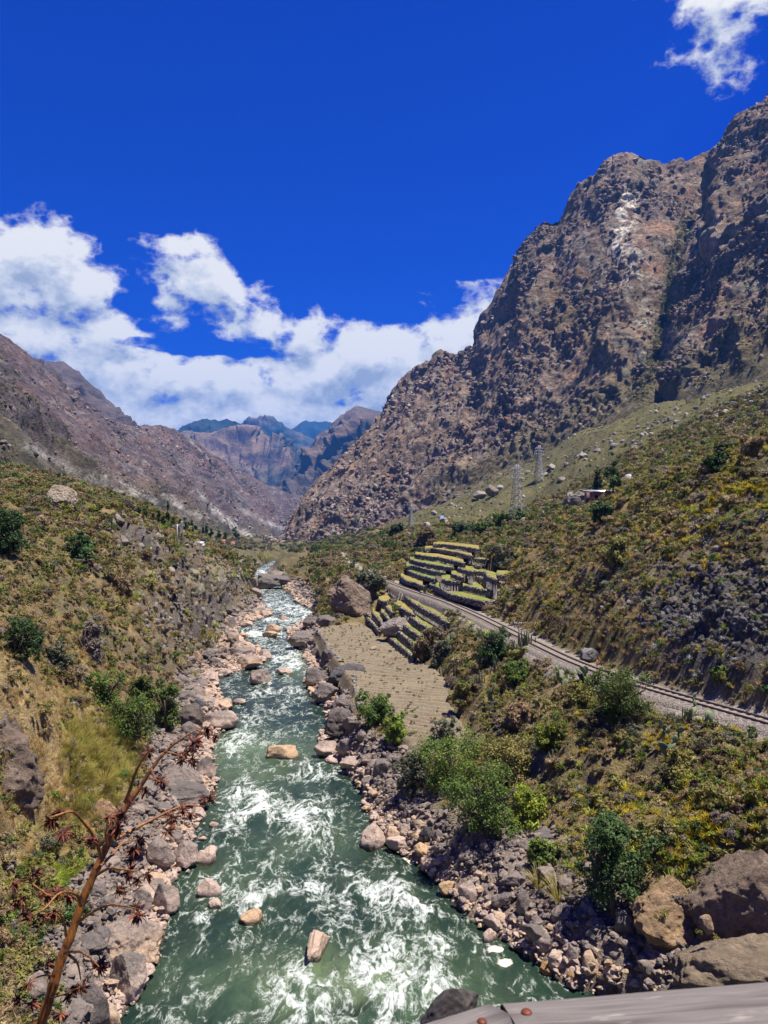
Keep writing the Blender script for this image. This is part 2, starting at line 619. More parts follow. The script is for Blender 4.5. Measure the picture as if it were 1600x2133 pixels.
# ---------------------------------------------------------------- near valley: heights from measured points
rs = np.random.default_rng(7)
RIV_L = [(240, 2133), (300, 2050), (335, 1960), (350, 1900), (350, 1850), (385, 1800), (400, 1750), (415, 1700), (440, 1650), (445, 1600), (440, 1550),
         (478, 1500), (462, 1465), (439, 1414), (495, 1400), (545, 1382), (550, 1362), (505, 1337), (485, 1312), (520, 1297), (565, 1281), (542, 1257), (540, 1240), (530, 1225), (526, 1205), (528, 1190)]
RIV_R = [(1330, 2090), (1190, 2058), (1060, 1965), (965, 1900), (925, 1850), (870, 1800), (800, 1755), (770, 1700), (755, 1650), (715, 1600), (668, 1550),
         (685, 1500), (680, 1475), (655, 1455), (640, 1420), (645, 1390), (635, 1360), (605, 1337), (600, 1312), (640, 1297), (672, 1284), (648, 1268), (618, 1255), (606, 1237), (590, 1222), (568, 1205), (556, 1190)]
rl = np.array([at(x, y, z=0) for x, y in RIV_L])
rr = np.array([at(x, y, z=0) for x, y in RIV_R])
rl = np.concatenate([[(2.5, 0, 0), (0.5, 6, 0), (-4, 13, 0), (-9, 22, 0)], rl, [(-66, 420, 0), (-75, 600, 0)]])
rr = np.concatenate([[(19, 0, 0), (18, 10, 0), (15.5, 20, 0), (13, 27, 0)], rr, [(-59, 420, 0), (-68, 600, 0)]])
rl = rl[np.argsort(rl[:, 1])]
rr = rr[np.argsort(rr[:, 1])]


def river_l(Y): return np.interp(Y, rl[:, 1], rl[:, 0])
def river_r(Y): return np.interp(Y, rr[:, 1], rr[:, 0])


RAIL_Z = 9.0
RAIL_PX = [(815, 1215), (870, 1235), (920, 1250), (1000, 1285), (1060, 1315), (1130, 1350), (1200, 1384), (1240, 1401), (1350, 1436), (1420, 1456), (1500, 1478), (1600, 1506)]
rail = np.array([at(x, y, z=RAIL_Z) for x, y in RAIL_PX])
rail = np.concatenate([[(-16, 300, 9), (-8, 220, 9), (-2.2, 180, 9)], rail, [(24.0, 38, 9), (28.5, 26, 9), (33, 14, 9), (38, 0, 9)]])
# smooth the measured line
from_y = rail[:, 1][::-1]
_c = np.polyfit(rail[2:-1, 1], rail[2:-1, 0], 5)


def rail_x(Y):
    Y = np.asarray(Y, float)
    a = np.interp(Y, rail[::-1, 1], rail[::-1, 0])
    s = np.zeros_like(a)
    for k in (-6, -4, -2, 0, 2, 4, 6):
        s = s + np.interp(Y + k, rail[::-1, 1], rail[::-1, 0])
    return s / 7


GOLD, GRN, BRT = (.30, .22, .07), (.17, .19, .04), (.06, .17, .03)


def up(lst, s=5.3333, ox=800, oy=1110):
    return [(ox + x / s, oy + y / s) for x, y in lst]


def low(lst):
    return up(lst, 5.0, 640, 1190)


def wl(pxs, z):
    return np.array([at(x, y, z=z) for x, y in pxs])


TERR = [  # pixel line, top height, wall height, turf colour, depth behind, what singles it out
    (up([(710, 672), (800, 692), (1000, 740), (1110, 757), (1260, 747), (1330, 690)]), 10.2, 1.05, GRN, 7, 'lowest dry-stone terrace wall above the railway, curved and nearest of all'),
    (up([(505, 572), (560, 585), (650, 632), (720, 668)]), 10.2, .95, BRT, 9, 'short lowest terrace wall beside the railway with the greenest plot behind'),
    (up([(185, 482), (250, 532), (350, 552), (430, 592)]), 10.2, .95, GOLD, 8, 'lowest terrace wall at the far left end beside the railway'),
    (up([(795, 572), (900, 582), (1060, 622), (1200, 642), (1320, 648)]), 11.15, 1.05, GRN, 8, 'second dry-stone terrace wall, tall with a pale vertical seam'),
    (up([(255, 415), (350, 452), (450, 482), (565, 512)]), 11.1, .95, BRT, 8, 'second terrace wall on the left above the golden strip'),
    (up([(640, 512), (760, 542), (865, 547)]), 11.6, .8, GRN, 8, 'short middle terrace wall above the bright green plot'),
    (up([(870, 492), (950, 477), (1050, 482), (1120, 512), (1200, 547), (1390, 557)]), 12.1, 1.05, GRN, 9, 'third terrace wall on the right with a rounded corner'),
    (up([(240, 362), (330, 362), (430, 392), (550, 422), (665, 442)]), 12.0, .9, BRT, 8, 'third terrace wall on the left with green strip behind'),
    (up([(750, 452), (870, 492)]), 12.4, .8, GRN, 6, 'very short terrace wall at the middle of the terraces'),
    (up([(1000, 422), (1110, 427), (1150, 482), (1250, 520)]), 12.9, .9, GRN, 8, 'small curved terrace wall under the grassy slope on the right'),
    (up([(285, 290), (390, 325), (480, 337), (600, 362), (775, 387)]), 12.9, .9, BRT, 9, 'fourth terrace wall on the left half of the terraces'),
    (up([(820, 387), (900, 412), (1000, 434)]), 13.1, .85, GRN, 8, 'fourth terrace wall on the right half, short'),
    (up([(340, 235), (450, 252), (600, 267), (750, 302), (885, 337)]), 13.9, .95, GOLD, 10, 'fifth terrace wall with an orange gold strip behind'),
    (up([(915, 330), (1060, 372), (1190, 330)]), 13.4, .9, BRT, 8, 'fifth terrace wall on the right with a green plot'),
    (up([(450, 172), (520, 167), (640, 187), (800, 212), (975, 257)]), 14.9, 1.0, GOLD, 12, 'sixth terrace wall, second from the top, long and straight'),
    (up([(1000, 282), (1190, 302)]), 14.3, .9, GRN, 8, 'short terrace wall second from the top on the right'),
    (up([(545, 122), (650, 122), (850, 147), (1062, 182)]), 15.9, .95, GOLD, 16, 'topmost long terrace wall under the shrubs'),
    (up([(1062, 222), (1245, 242)]), 15.1, .85, GRN, 10, 'topmost short terrace wall at the right end'),
    (up([(1250, 462), (1350, 474), (1450, 452), (1600, 430), (1660, 425)]), 13.0, 1.0, GRN, 8, 'dark terrace wall running right into the scrub'),
    (low([(835, 667), (920, 742), (1000, 802), (1115, 892)]), 4.35, 1.0, GRN, 6, 'bottom terrace wall along the right edge of the ploughed field'),
    (low([(925, 607), (1000, 672), (1060, 722), (1145, 792)]), 5.25, 1.0, GRN, 6, 'second terrace wall above the ploughed field'),
    (low([(990, 547), (1060, 602), (1150, 662), (1300, 735)]), 6.1, 1.0, GRN, 7, 'third terrace wall above the ploughed field'),
    (low([(1070, 467), (1180, 547), (1300, 612), (1430, 665)]), 7.0, 1.05, GRN, 8, 'fourth terrace wall above the ploughed field'),
    (low([(850, 152), (920, 187), (1000, 242), (1100, 322), (1200, 387), (1330, 452), (1460, 535)]), 8.35, 1.1, (.2, .16, .06), 3.2, 'long dark retaining wall just below the railway'),
    (low([(555, 442), (625, 525)]), 3.95, .6, GOLD, 4, 'lowest small terrace wall right beside the giant boulder'),
    (low([(620, 482), (700, 562), (745, 625)]), 4.5, .9, GOLD, 5, 'small golden terrace wall left of the pale rock, lowest long one'),
    (low([(605, 420), (640, 460)]), 4.9, .6, GOLD, 4, 'tiny terrace wall next to the boulder, second up'),
    (low([(680, 432), (785, 545)]), 5.4, .85, GOLD, 5, 'golden terrace wall left of the pale rock, second up'),
    (low([(765, 412), (855, 508)]), 6.1, .8, GOLD, 5, 'golden terrace wall left of the lime bush'),
    (low([(815, 367), (895, 437)]), 6.8, .8, GOLD, 5, 'golden terrace wall just above the lime bush'),
    (low([(735, 285), (760, 300), (830, 320), (870, 297), (960, 372), (1105, 452)]), 7.35, .85, GOLD, 6, 'long zigzag terrace wall in the golden terraces'),
    (low([(755, 212), (850, 217), (905, 275)]), 7.8, .8, GOLD, 6, 'highest golden terrace wall near the railway'),
]


def terrace_height(X, Y):
    """height of the terrace step at each point (nan where there is none) and its turf colour"""
    h = np.full(len(X), np.nan)
    c = np.zeros((len(X), 3))
    s = X / Y
    for (line, z, wh, turf, back, lab) in TERR:
        L = wl(line, z)
        o_ = np.argsort(L[:, 0] / L[:, 1])
        ls, lY = (L[:, 0] / L[:, 1])[o_], L[:, 1][o_]
        yl = np.interp(s, ls, lY)
        ok = (s >= ls[0]) & (s <= ls[-1]) & (Y > yl + 0.15) & (Y < yl + back * 2.2)
        ok &= ~(h >= z)
        h[ok] = z
        c[ok] = turf
    return h, c


CP = []


def cps(lst, kind):
    for (px, py, v) in lst:
        CP.append(at(px, py, **{kind: v}))


def line_cp(lst, kind, step=3):
    for (a, b) in zip(lst[:-1], lst[1:]):
        for k in range(step):
            t = k / step
            CP.append(at(a[0] + (b[0] - a[0]) * t, a[1] + (b[1] - a[1]) * t, **{kind: a[2] + (b[2] - a[2]) * t}))
    CP.append(at(lst[-1][0], lst[-1][1], **{kind: lst[-1][2]}))


for P in np.concatenate([rl, rr]):
    CP.append(np.array([P[0], P[1], 0.1]))
for a in (rl, rr):
    for P, Q in zip(a[:-1], a[1:]):
        CP.append((P + Q) / 2 + (0, 0, 0.1))
# under and beside the bridge end where the camera stands
for w_ in [(-6, 0, 18.3), (0, 0, 18.3), (1.6, 0, 18.2), (0, 1.8, 18.1), (1.5, 1.6, 17.6), (-3, 2, 18.2), (-7, 3, 18.0), (-3, 5.5, 15.7), (-2.6, 5.6, 15.9), (-5, 6, 15.6), (-9, 6, 16.5),
           (-5, 9, 12.6), (-10, 9, 14), (-7, 13, 9.3), (-12, 13, 11), (-9, 18, 6.5), (-15, 18, 9), (-11.5, 24, 3.6), (-18, 24, 7), (-25, 20, 14), (-30, 35, 20),
           (19.5, 5, 2), (24, 10, 5), (18, 20, 2.0), (22, 22, 4.5), (16, 27, 1.7), (20, 28, 3), (25, 28, 6.5)]:
    CP.append(np.array(w_, float))
# right bank: stone bar, slope up to the railway
line_cp([(1390, 2045, 1.4), (1250, 1950, 1.9), (1130, 1850, 2.1), (1000, 1760, 2.2), (900, 1680, 2.2), (830, 1600, 2.3), (770, 1540, 2.6), (745, 1480, 3.2)], 'z')
cps([(1600, 1560, 8.6), (1600, 1600, 8.1), (1600, 1750, 6.2), (1600, 1850, 4.8), (1500, 1520, 8.7), (1500, 1560, 8.2), (1500, 1650, 7.0), (1500, 1780, 5.2), (1400, 1500, 8.3), (1400, 1560, 7.5), (1400, 1700, 5.4), (1400, 1850, 4.0), (1340, 1780, 4.2),
     (1300, 1480, 8.0), (1300, 1600, 6.2), (1200, 1440, 8.1), (1200, 1500, 7.0), (1200, 1650, 4.7), (1200, 1750, 3.3), (1100, 1380, 7.9), (1100, 1450, 6.6), (1100, 1600, 4.2), (1100, 1700, 2.9), (1000, 1565, 3.6), (1000, 1450, 5.3), (1050, 1400, 6.5), (1000, 1330, 7.4), (1250, 1850, 2.4), (1600, 2000, 2.6)], 'z')
# field rim
FIELD_Z = 3.5
FIELD = [(662, 1311), (700, 1303), (745, 1296), (775, 1315), (800, 1335), (830, 1352), (862, 1371), (905, 1398), (930, 1420), (938, 1450), (942, 1490), (975, 1530), (985, 1560), (900, 1565), (850, 1540), (800, 1490), (748, 1470), (740, 1430), (715, 1390), (690, 1360)]
fieldW = np.array([at(x, y, z=FIELD_Z) for x, y in FIELD])
for P in fieldW:
    CP.append(P - (0, 0, 0.25))
CP.append(fieldW.mean(0) - (0, 0, 0.25))
cps([(700, 1340, 3.25), (800, 1400, 3.25), (850, 1450, 3.25), (900, 1500, 3.25), (760, 1340, 3.25)], 'z')
line_cp([(640, 1318, 1.0), (672, 1375, 1.0), (705, 1400, 1.2), (715, 1460, 1.4)], 'z')
# railway bench
for Y in np.arange(6, 300, 6.0):
    x = float(rail_x(Y))
    CP.append(np.array([x, Y, 8.9])); CP.append(np.array([x + 2.3, Y, 9.0])); CP.append(np.array([x - 2.6, Y, 8.0]))
# hill above the railway: steep, about 40 degrees, crest falling away from us
def crest_d(Y): return np.interp(Y, [20, 44, 60, 79, 93, 104, 112], [38, 33, 29, 25.5, 21, 17, 14.5])
for Y in np.arange(8, 104, 6.0):
    for d in (4, 7, 11, 16, 22, 28, 35):
        cd = float(crest_d(Y))
        if d < cd:
            zz = 9 + 1.35 * min(d - 2, 5) + 0.80 * max(d - 7, 0) if 44 < Y < 84 else 9 + 0.86 * (d - 0.8)
            CP.append(np.array([float(rail_x(Y)) + d / 0.93, Y, zz]))
    for k in (1.0, 1.35, 1.8):
        d = cd * k
        zc = 9 + (0.80 * (cd - 7) + 6.75 if 44 < Y < 84 else 0.86 * (cd - .8))
        CP.append(np.array([float(rail_x(Y)) + d / 0.93, Y, zc + (d - cd) * 0.18]))
# green fan and far flats on the right
cps([(1600, 905, 150), (1600, 800, 500), (1700, 860, 180), (1800, 760, 450), (1400, 978, 150), (1400, 905, 350), (1400, 840, 600), (1200, 1046, 215), (1300, 1005, 200), (1200, 962, 450), (1200, 905, 700), (1100, 1092, 200), (1077, 1085, 400), (1060, 1000, 760),
     (950, 1113, 260), (950, 1090, 400), (950, 1040, 760), (850, 1118, 250), (850, 1104, 350), (850, 1088, 620), (760, 1128, 300), (760, 1118, 420), (700, 1138, 400), (650, 1140, 500), (600, 1136, 700), (590, 1132, 900), (700, 1130, 800), (850, 1080, 900), (1500, 870, 300), (1300, 960, 320), (1500, 820, 520), (1150, 1010, 480)], 'Y')
# slope between river and terraces beyond the big boulder
cps([(640, 1225, 2.0), (680, 1200, 8.5), (720, 1175, 12.0), (760, 1160, 14.5), (820, 1135, 16.5), (690, 1240, 3.5), (740, 1215, 7.5), (610, 1200, 2.2), (640, 1180, 5.5), (680, 1160, 9.0), (780, 1215, 8.3), (800, 1190, 10.0), (590, 1180, 3.0)], 'z')
# under the terraces
cps([(870, 1222, 8.9), (900, 1212, 9.2), (940, 1250, 8.9), (1000, 1268, 8.9), (1060, 1262, 9.6), (870, 1190, 9.8), (930, 1180, 11.5), (1000, 1190, 11.5), (1060, 1200, 13), (880, 1160, 12.2), (960, 1160, 13.4), (1030, 1150, 15.8), (920, 1138, 14.4), (990, 1140, 15.2), (860, 1150, 13.0), (845, 1175, 10.5), (840, 1200, 9.2)], 'z')
cps([(780, 1320, 3.2), (800, 1300, 4.6), (830, 1300, 5.4), (860, 1300, 6.0), (880, 1330, 5.2), (900, 1310, 6.4), (840, 1270, 6.6), (870, 1262, 7.6), (800, 1250, 6.8), (780, 1262, 5.6), (762, 1280, 4.0), (770, 1240, 6.8)], 'z')
# left bank: rocks, slope, cliff, ridge
cps([(0, 1905, 3.6), (150, 2130, 2.2), (100, 2000, 2.6), (200, 2030, 1.4), (220, 1900, 1.8), (100, 1880, 3.0), (250, 1800, 1.8), (320, 1720, 1.6), (340, 1620, 1.6), (380, 1540, 1.7), (410, 1460, 1.6), (200, 1755, 2.8), (400, 1400, 1.9), (460, 1370, 1.2), (440, 1345, 1.5), (450, 1290, 1.5), (250, 1700, 2.4)], 'z')
cps([(100, 1750, 40), (170, 1650, 46), (200, 1570, 50), (100, 1450, 47), (0, 1350, 46), (0, 1440, 42), (60, 1480, 43), (30, 1720, 38.5), (95, 1700, 41.5), (270, 1530, 63), (250, 1420, 75), (300, 1300, 88), (340, 1400, 90), (150, 1250, 73), (50, 1200, 66), (0, 1120, 74), (0, 1220, 60), (200, 1180, 90), (150, 1120, 92),
     (0, 1055, 92), (60, 1068, 95), (130, 1085, 100), (250, 1085, 113), (255, 1135, 105), (310, 1110, 120), (315, 1150, 112), (340, 1125, 126), (385, 1150, 135), (-200, 1050, 70), (-200, 1200, 55), (-150, 1030, 90), (-200, 1400, 38), (-200, 1700, 30), (360, 1290, 108), (330, 1240, 103)], 'Y')
line_cp([(395, 1370, 2.2), (432, 1310, 2.2), (478, 1262, 2.0), (508, 1228, 1.8), (520, 1205, 1.6)], 'z')
line_cp([(368, 1205, 113), (425, 1190, 146), (478, 1177, 188), (508, 1172, 225)], 'Y')
line_cp([(380, 1260, 114.5), (438, 1222, 149), (488, 1200, 190), (512, 1190, 227)], 'Y')
cps([(300, 1095, 300), (200, 1062, 250), (100, 1030, 280), (0, 990, 280), (430, 1130, 290), (350, 1118, 260), (520, 1133, 420), (560, 1136, 560), (450, 1118, 700), (300, 1080, 600), (150, 1025, 430), (500, 1128, 900), (545, 1158, 330), (560, 1150, 420), (580, 1140, 700), (-200, 930, 260), (470, 1155, 260)], 'Y')

CP = np.array(CP)
_, ui = np.unique(np.round(CP[:, :2], 1), axis=0, return_index=True)
CP = CP[ui]


def warp(X, Y):
    return np.stack([X / (Y + 15) * 2.6, np.log(Y + 15)], -1)


_q = warp(CP[:, 0], CP[:, 1])
_D = np.linalg.norm(_q[:, None] - _q[None], axis=2)
_n = len(CP)
_A = np.zeros((_n + 3, _n + 3))
_A[:_n, :_n] = _D + np.eye(_n) * -1e-4
_A[:_n, _n] = 1
_A[:_n, _n + 1:] = _q
_A[_n:, :_n] = _A[:_n, _n:].T
_w = np.linalg.solve(_A, np.concatenate([CP[:, 2], [0, 0, 0]]))


def rbf(X, Y):
    q = warp(X, Y).astype(np.float32)
    qc = _q.astype(np.float32)
    wc = _w[:_n].astype(np.float32)
    out = np.empty(len(X))
    for i in range(0, len(X), 4000):
        s = q[i:i + 4000]
        d2 = (s[:, None, 0] - qc[None, :, 0]) ** 2 + (s[:, None, 1] - qc[None, :, 1]) ** 2
        out[i:i + 4000] = np.sqrt(d2) @ wc + _w[_n] + s @ _w[_n + 1:]
    return out


def in_poly(X, Y, poly):
    r = np.zeros(len(X), bool)
    n = len(poly)
    for i in range(n):
        x1, y1 = poly[i][:2]
        x2, y2 = poly[(i + 1) % n][:2]
        c = ((y1 > Y) != (y2 > Y)) & (X < (x2 - x1) * (Y - y1) / (y2 - y1 + 1e-12) + x1)
        r ^= c
    return r


NR, NC = 600, 470
tr = np.linspace(0, 1, NR)
Yr = (np.exp(np.log(15.2) + tr * (np.log(915) - np.log(15.2))) - 15)
uc = np.linspace(-0.66, 0.66, NC)
GX = (uc[None, :] * (Yr[:, None] + 15)).ravel()
GY = np.repeat(Yr, NC)
Z0 = rbf(GX, GY)
P2 = np.stack([GX, GY, np.zeros_like(GX)], 1)
# river bed
dl = GX - river_l(GY)
dr = river_r(GY) - GX
din = np.minimum(dl, dr)
bank_d = np.maximum(-din, 0)
drail = np.abs(GX - rail_x(GY)) * 0.93
infield = in_poly(GX, GY, fieldW)
near_f = np.zeros(len(GX), bool)
for _dx, _dy in ((1, 0), (-1, 0), (0, 1.2), (0, -1.2)):
    near_f |= in_poly(GX + _dx, GY + _dy, fieldW)
lump = fbm(P2 / 7.0, 4, 3)
fine = fbm(P2 / 1.6, 4, 11)
scale_far = np.clip(GY / 120, 1, 6)
amp = sstep(0.5, 5, bank_d) * sstep(2.0, 5.5, drail) * (1 - infield)
Z = Z0 + amp * (lump * 1.3 + fbm(P2 / 45, 3, 5) * 0.04 * np.clip(GY - 140, 0, 250) * 0.6) + sstep(0.2, 1.5, bank_d) * sstep(1.8, 3, drail) * (1 - infield) * fine * 0.38
Z = np.where(drail < 4, Z + (RAIL_Z - 0.25 - Z) * (1 - np.where(GX > rail_x(GY), sstep(1.9, 3.4, drail), sstep(1.3, 2.5, drail))), Z)
Z = np.where(infield, np.minimum(Z, FIELD_Z - .4), np.where(near_f & (Z > FIELD_Z - .3) & (Z < FIELD_Z + .3), FIELD_Z - .1, Z))
Z = np.where(din > 0, -1.3 * sstep(0, 1.2, din) + 0.05, Z)
Z = np.where((din <= 0) & (bank_d < 3) & (GY < 420), np.maximum(Z, 0.05 + 0.25 * bank_d), Z)
TH, _tc = terrace_height(GX, np.maximum(GY, .1))
terr_m = ~np.isnan(TH)
_tg = terr_m.reshape(NR, NC)
_td = _tg.copy()
for sh in ((1, 0), (-1, 0), (0, 1), (0, -1)):
    _td |= np.roll(_tg, sh, (0, 1))
Z = np.where(terr_m, np.minimum(Z, TH - 0.35), Z)
terr_d = _td.ravel()
TP = np.stack([GX, GY, Z], 1)
# cliffs break up along their own normals
N = grid_normals(TP, NR, NC)
slope = 1 - np.abs(N[:, 2])
tpx, tpy = to_pix(TP)
cliff = sstep(0.22, 0.5, slope)
rocky_right = np.exp(-(((tpx - 1500) / 190) ** 2 + ((tpy - 1310) / 150) ** 2) * 1.2) * (GY < 110)
cl_l = np.exp(-(((tpx - 420) / 90) ** 2 + ((tpy - 1260) / 90) ** 2)) * (GX < river_l(GY))
cl_l2 = np.exp(-(((tpx - 275) / 60) ** 2 + ((tpy - 1115) / 40) ** 2))
w_c = np.clip(0.35 * cliff + 0.9 * rocky_right + cl_l + cl_l2, 0, 1.2) * sstep(3.0, 5.0, drail) * sstep(0.6, 2, bank_d) * (1 - infield) * (1 - terr_d)
S3 = TP * np.array([1, 1, 0.8])
_d1, _d2, _ = worley(S3 / 1.9, 3)
disp = (.5 * cl_l + .5 * rocky_right) * (.5 - _d1) + (ridged(S3 / 4.0, 5, 21, 0.55) + .4) * 0.55 + fbm(S3 / 1.1, 4, 31) * 0.4
TP = TP + N * (w_c * disp * np.clip(GY / 60, 0.6, 2.0))[:, None]
N = grid_normals(TP, NR, NC)
slope = 1 - np.abs(N[:, 2])
tpx, tpy = to_pix(TP)

# real colours of the ground, by what grows or lies there
def mixc(a, b, t):
    return a + (np.asarray(b) - a) * np.clip(t, 0, 1)[:, None]


nz = fbm(TP / 6.0, 4, 41)
nz2 = fbm(TP / 1.5, 3, 43)
col = np.tile(np.array([.19, .145, .075]), (len(TP), 1))
col = mixc(col, (.135, .125, .045), 0.5 + 1.1 * nz)
col = mixc(col, (.30, .215, .095), 0.2 + 1.2 * fbm(TP / 4.0, 3, 44))
fan = sstep(130, 210, GY) * (GX > 0) * (1 - sstep(1090, 1115, tpy))
col = mixc(col, (.080, .083, .033), fan * (0.95 + nz * 0.4))
col = mixc(col, (.14, .115, .058), fan * sstep(.0, .4, nz2) * .6)
vfl = sstep(200, 320, GY) * (tpx < 860) * (GX > river_l(GY) - 60)
col = mixc(col, (.085, .08, .042), vfl * (.8 + nz * .6))
lfan = sstep(180, 240, GY) * (GX < river_l(GY) - 5)
col = mixc(col, (.10, .095, .05), lfan * .8)
col = mixc(col, (.44, .31, .12), np.exp(-(((tpx - 90) / 150) ** 2 + ((tpy - 1560) / 190) ** 2)) * (GY < 70) * (1.2 + nz))
col = mixc(col, (.14, .125, .115), np.clip(w_c, 0, 1) * 0.95)
col = mixc(col, (.105, .10, .10), rocky_right * 1.2)
col = mixc(col, (.29, .26, .22), np.exp(-(((tpx - 1100) / 38) ** 2 + ((tpy - 1560) / 55) ** 2)) * (GY < 70) * 1.1)
bar = sstep(9, 4, bank_d - 0.5) * sstep(3.4, 2.2, TP[:, 2] + nz * .8) * (GY < 420) * (1 - infield)
col = mixc(col, (.25, .20, .165), bar)
col = mixc(col, (.33, .25, .20), bar * sstep(1.0, 0.3, TP[:, 2]))
col = mixc(col, (.33, .29, .245), sstep(2.6, 1.8, drail + nz * .5) * (GX > river_r(GY)))
bed = din > 0
col[bed] = (.06, .055, .035)
M_TERR = M_GROUND
terrain = link('valley_ground', make_mesh('valley_ground', TP, grid_faces(NR, NC), M_GROUND, True, col), kind='structure', label='scrubby valley slopes and stony river banks')
_tris = grid_faces(NR, NC)
BVH = BVHTree.FromPolygons([Vector(v) for v in TP], _tris.tolist())


def hit(px, py):
    d = pix(px, py)
    r = BVH.ray_cast(Vector(EYE), Vector(d).normalized(), 3000)
    return np.array(r[0]) if r[0] is not None else None


def ground_z(x, y, top=400):
    r = BVH.ray_cast(Vector((x, y, top)), Vector((0, 0, -1)), 1000)
    return r[0].z if r[0] is not None else 0.0


# ---------------------------------------------------------------- mountains
def resample(A, n):
    """A: (k, m) control rows, smooth resampling to n rows with a Catmull-Rom curve"""
    A = np.asarray(A, float)
    k = len(A)
    t = np.linspace(0, k - 1, n)
    i = np.clip(np.floor(t).astype(int), 0, k - 2)
    f = (t - i).reshape((-1,) + (1,) * (A.ndim - 1))
    g = lambda j: A[np.clip(j, 0, k - 1)]
    p0, p1, p2, p3 = g(i - 1), g(i), g(i + 1), g(i + 2)
    return 0.5 * ((2 * p1) + (-p0 + p2) * f + (2 * p0 - 5 * p1 + 4 * p2 - p3) * f * f + (-p0 + 3 * p1 - 3 * p2 + p3) * f ** 3)


def mountain(name, label, stations, nc, nr, wave, amps, mat, colour, seed, back=0.45, bow=0.0, group=None, sink=0.06, stretch=0.45, tidy=0.35, blocks=None, jag=0.5):
    """stations: (px, foot row, foot depth, ridge row, ridge depth)"""
    st = np.array(stations, float)
    # even spacing along the picture's width
    xs = np.linspace(st[0, 0], st[-1, 0], nc)
    cols_ = np.stack([np.interp(xs, st[:, 0], st[:, j]) for j in range(5)], 1)
    k = max(1, nc // 120)
    for j in (1, 2, 4):
        pad = np.pad(cols_[:, j], 6 * k, mode='edge')
        cols_[:, j] = np.convolve(pad, np.ones(12 * k + 1) / (12 * k + 1), 'valid')
    _x = np.stack([xs, np.full(nc, seed * 1.7), np.zeros(nc)], 1)
    cols_[:, 3] -= jag * (7 * fbm(_x / 22, 3, seed + 7) + 3.5 * np.abs(perlin(_x / 6, seed + 8)))
    foot = np.stack([at(c[0], c[1], Y=c[2]) for c in cols_])
    ridge = np.stack([at(c[0], c[3], Y=c[4]) for c in cols_])
    ts = np.concatenate([np.linspace(-sink, 1, nr), 1 + np.linspace(0.02, back, max(6, nr // 10))])
    R = []
    for t in ts:
        tt = min(t, 1)
        P = foot + (ridge - foot) * tt
        P[:, 2] += bow * math.sin(math.pi * max(0, tt)) * (ridge[:, 2] - foot[:, 2])
        if t < 0:
            P[:, 2] -= 0.5 * (ridge[:, 2] - foot[:, 2]) * -t
        if t > 1:
            h = ridge[:, 2] - foot[:, 2]
            P = ridge.copy()
            P[:, 1] += (t - 1) * h * 1.2
            P[:, 0] += (t - 1) * h * 1.2 * (ridge[:, 0] / ridge[:, 1])
            P[:, 2] -= (t - 1) * h * 1.0
        R.append(P)
    V = np.concatenate(R)
    n = len(ts)
    Nn = -grid_normals(V, n, nc)
    if Nn[:, 2].mean() < 0:
        Nn = -Nn
    T = np.repeat(ts, nc)
    Q = V * np.array([1, 1, stretch]) / wave
    w1 = np.stack([fbm(Q * 0.7 + 5, 2, seed + 60), fbm(Q * 0.7 + 31, 2, seed + 61), fbm(Q * 0.7 + 57, 2, seed + 62)], 1) * 0.5
    d = amps[0] * ridged(Q + w1, 4, seed, 0.5)
    crag = sstep(-.12, .22, fbm(V / (wave * 0.9) + 3.3, 4, seed + 70))
    rough = 0.28 + 0.72 * crag
    d = d + amps[1] * rough * ridged(V * np.array([1, 1, .8]) / (wave * 0.22), 4, seed + 20, 0.55)
    d = d + amps[2] * (0.5 + 0.5 * crag) * fbm(V / (wave * 0.06), 4, seed + 40, 0.6)
    if blocks:
        for (bs, ba) in blocks:
            q = V * np.array([1, 1, .62]) / bs + fbm(V / (bs * 2.5), 2, seed + 80)[:, None] * .8
            d1, d2, idn = worley(q, seed)
            d = d + rough * ba * (((idn & 255) / 255.0) - 0.5) * np.clip((d2 - d1) * 5, 0, 1) - rough * ba * .35 * np.exp(-((d2 - d1) / .12) ** 2)
    tp = 1 - (1 - tidy) * np.exp(-((T - 1) / 0.10) ** 2)
    tp = tp * sstep(-0.02, 0.10, T)
    V = V + Nn * (d * tp)[:, None]
    Nn = grid_normals(V, n, nc)
    Nn[Nn[:, 2] < 0] *= -1
    px, py = to_pix(V)
    colr = colour(V, Nn, px, py, T, crag)
    me = make_mesh(name, V, grid_faces(n, nc), mat, True, colr)
    o = link(name, me, kind='structure', label=label)
    return V, Nn, px, py, T, crag


def seg_d(px, py, pts):
    d = np.full(len(px), 1e9)
    for (x1, y1), (x2, y2) in zip(pts[:-1], pts[1:]):
        L = (x2 - x1) ** 2 + (y2 - y1) ** 2
        t = np.clip(((px - x1) * (x2 - x1) + (py - y1) * (y2 - y1)) / L, 0, 1)
        d = np.minimum(d, np.hypot(px - x1 - t * (x2 - x1), py - y1 - t * (y2 - y1)))
    return d


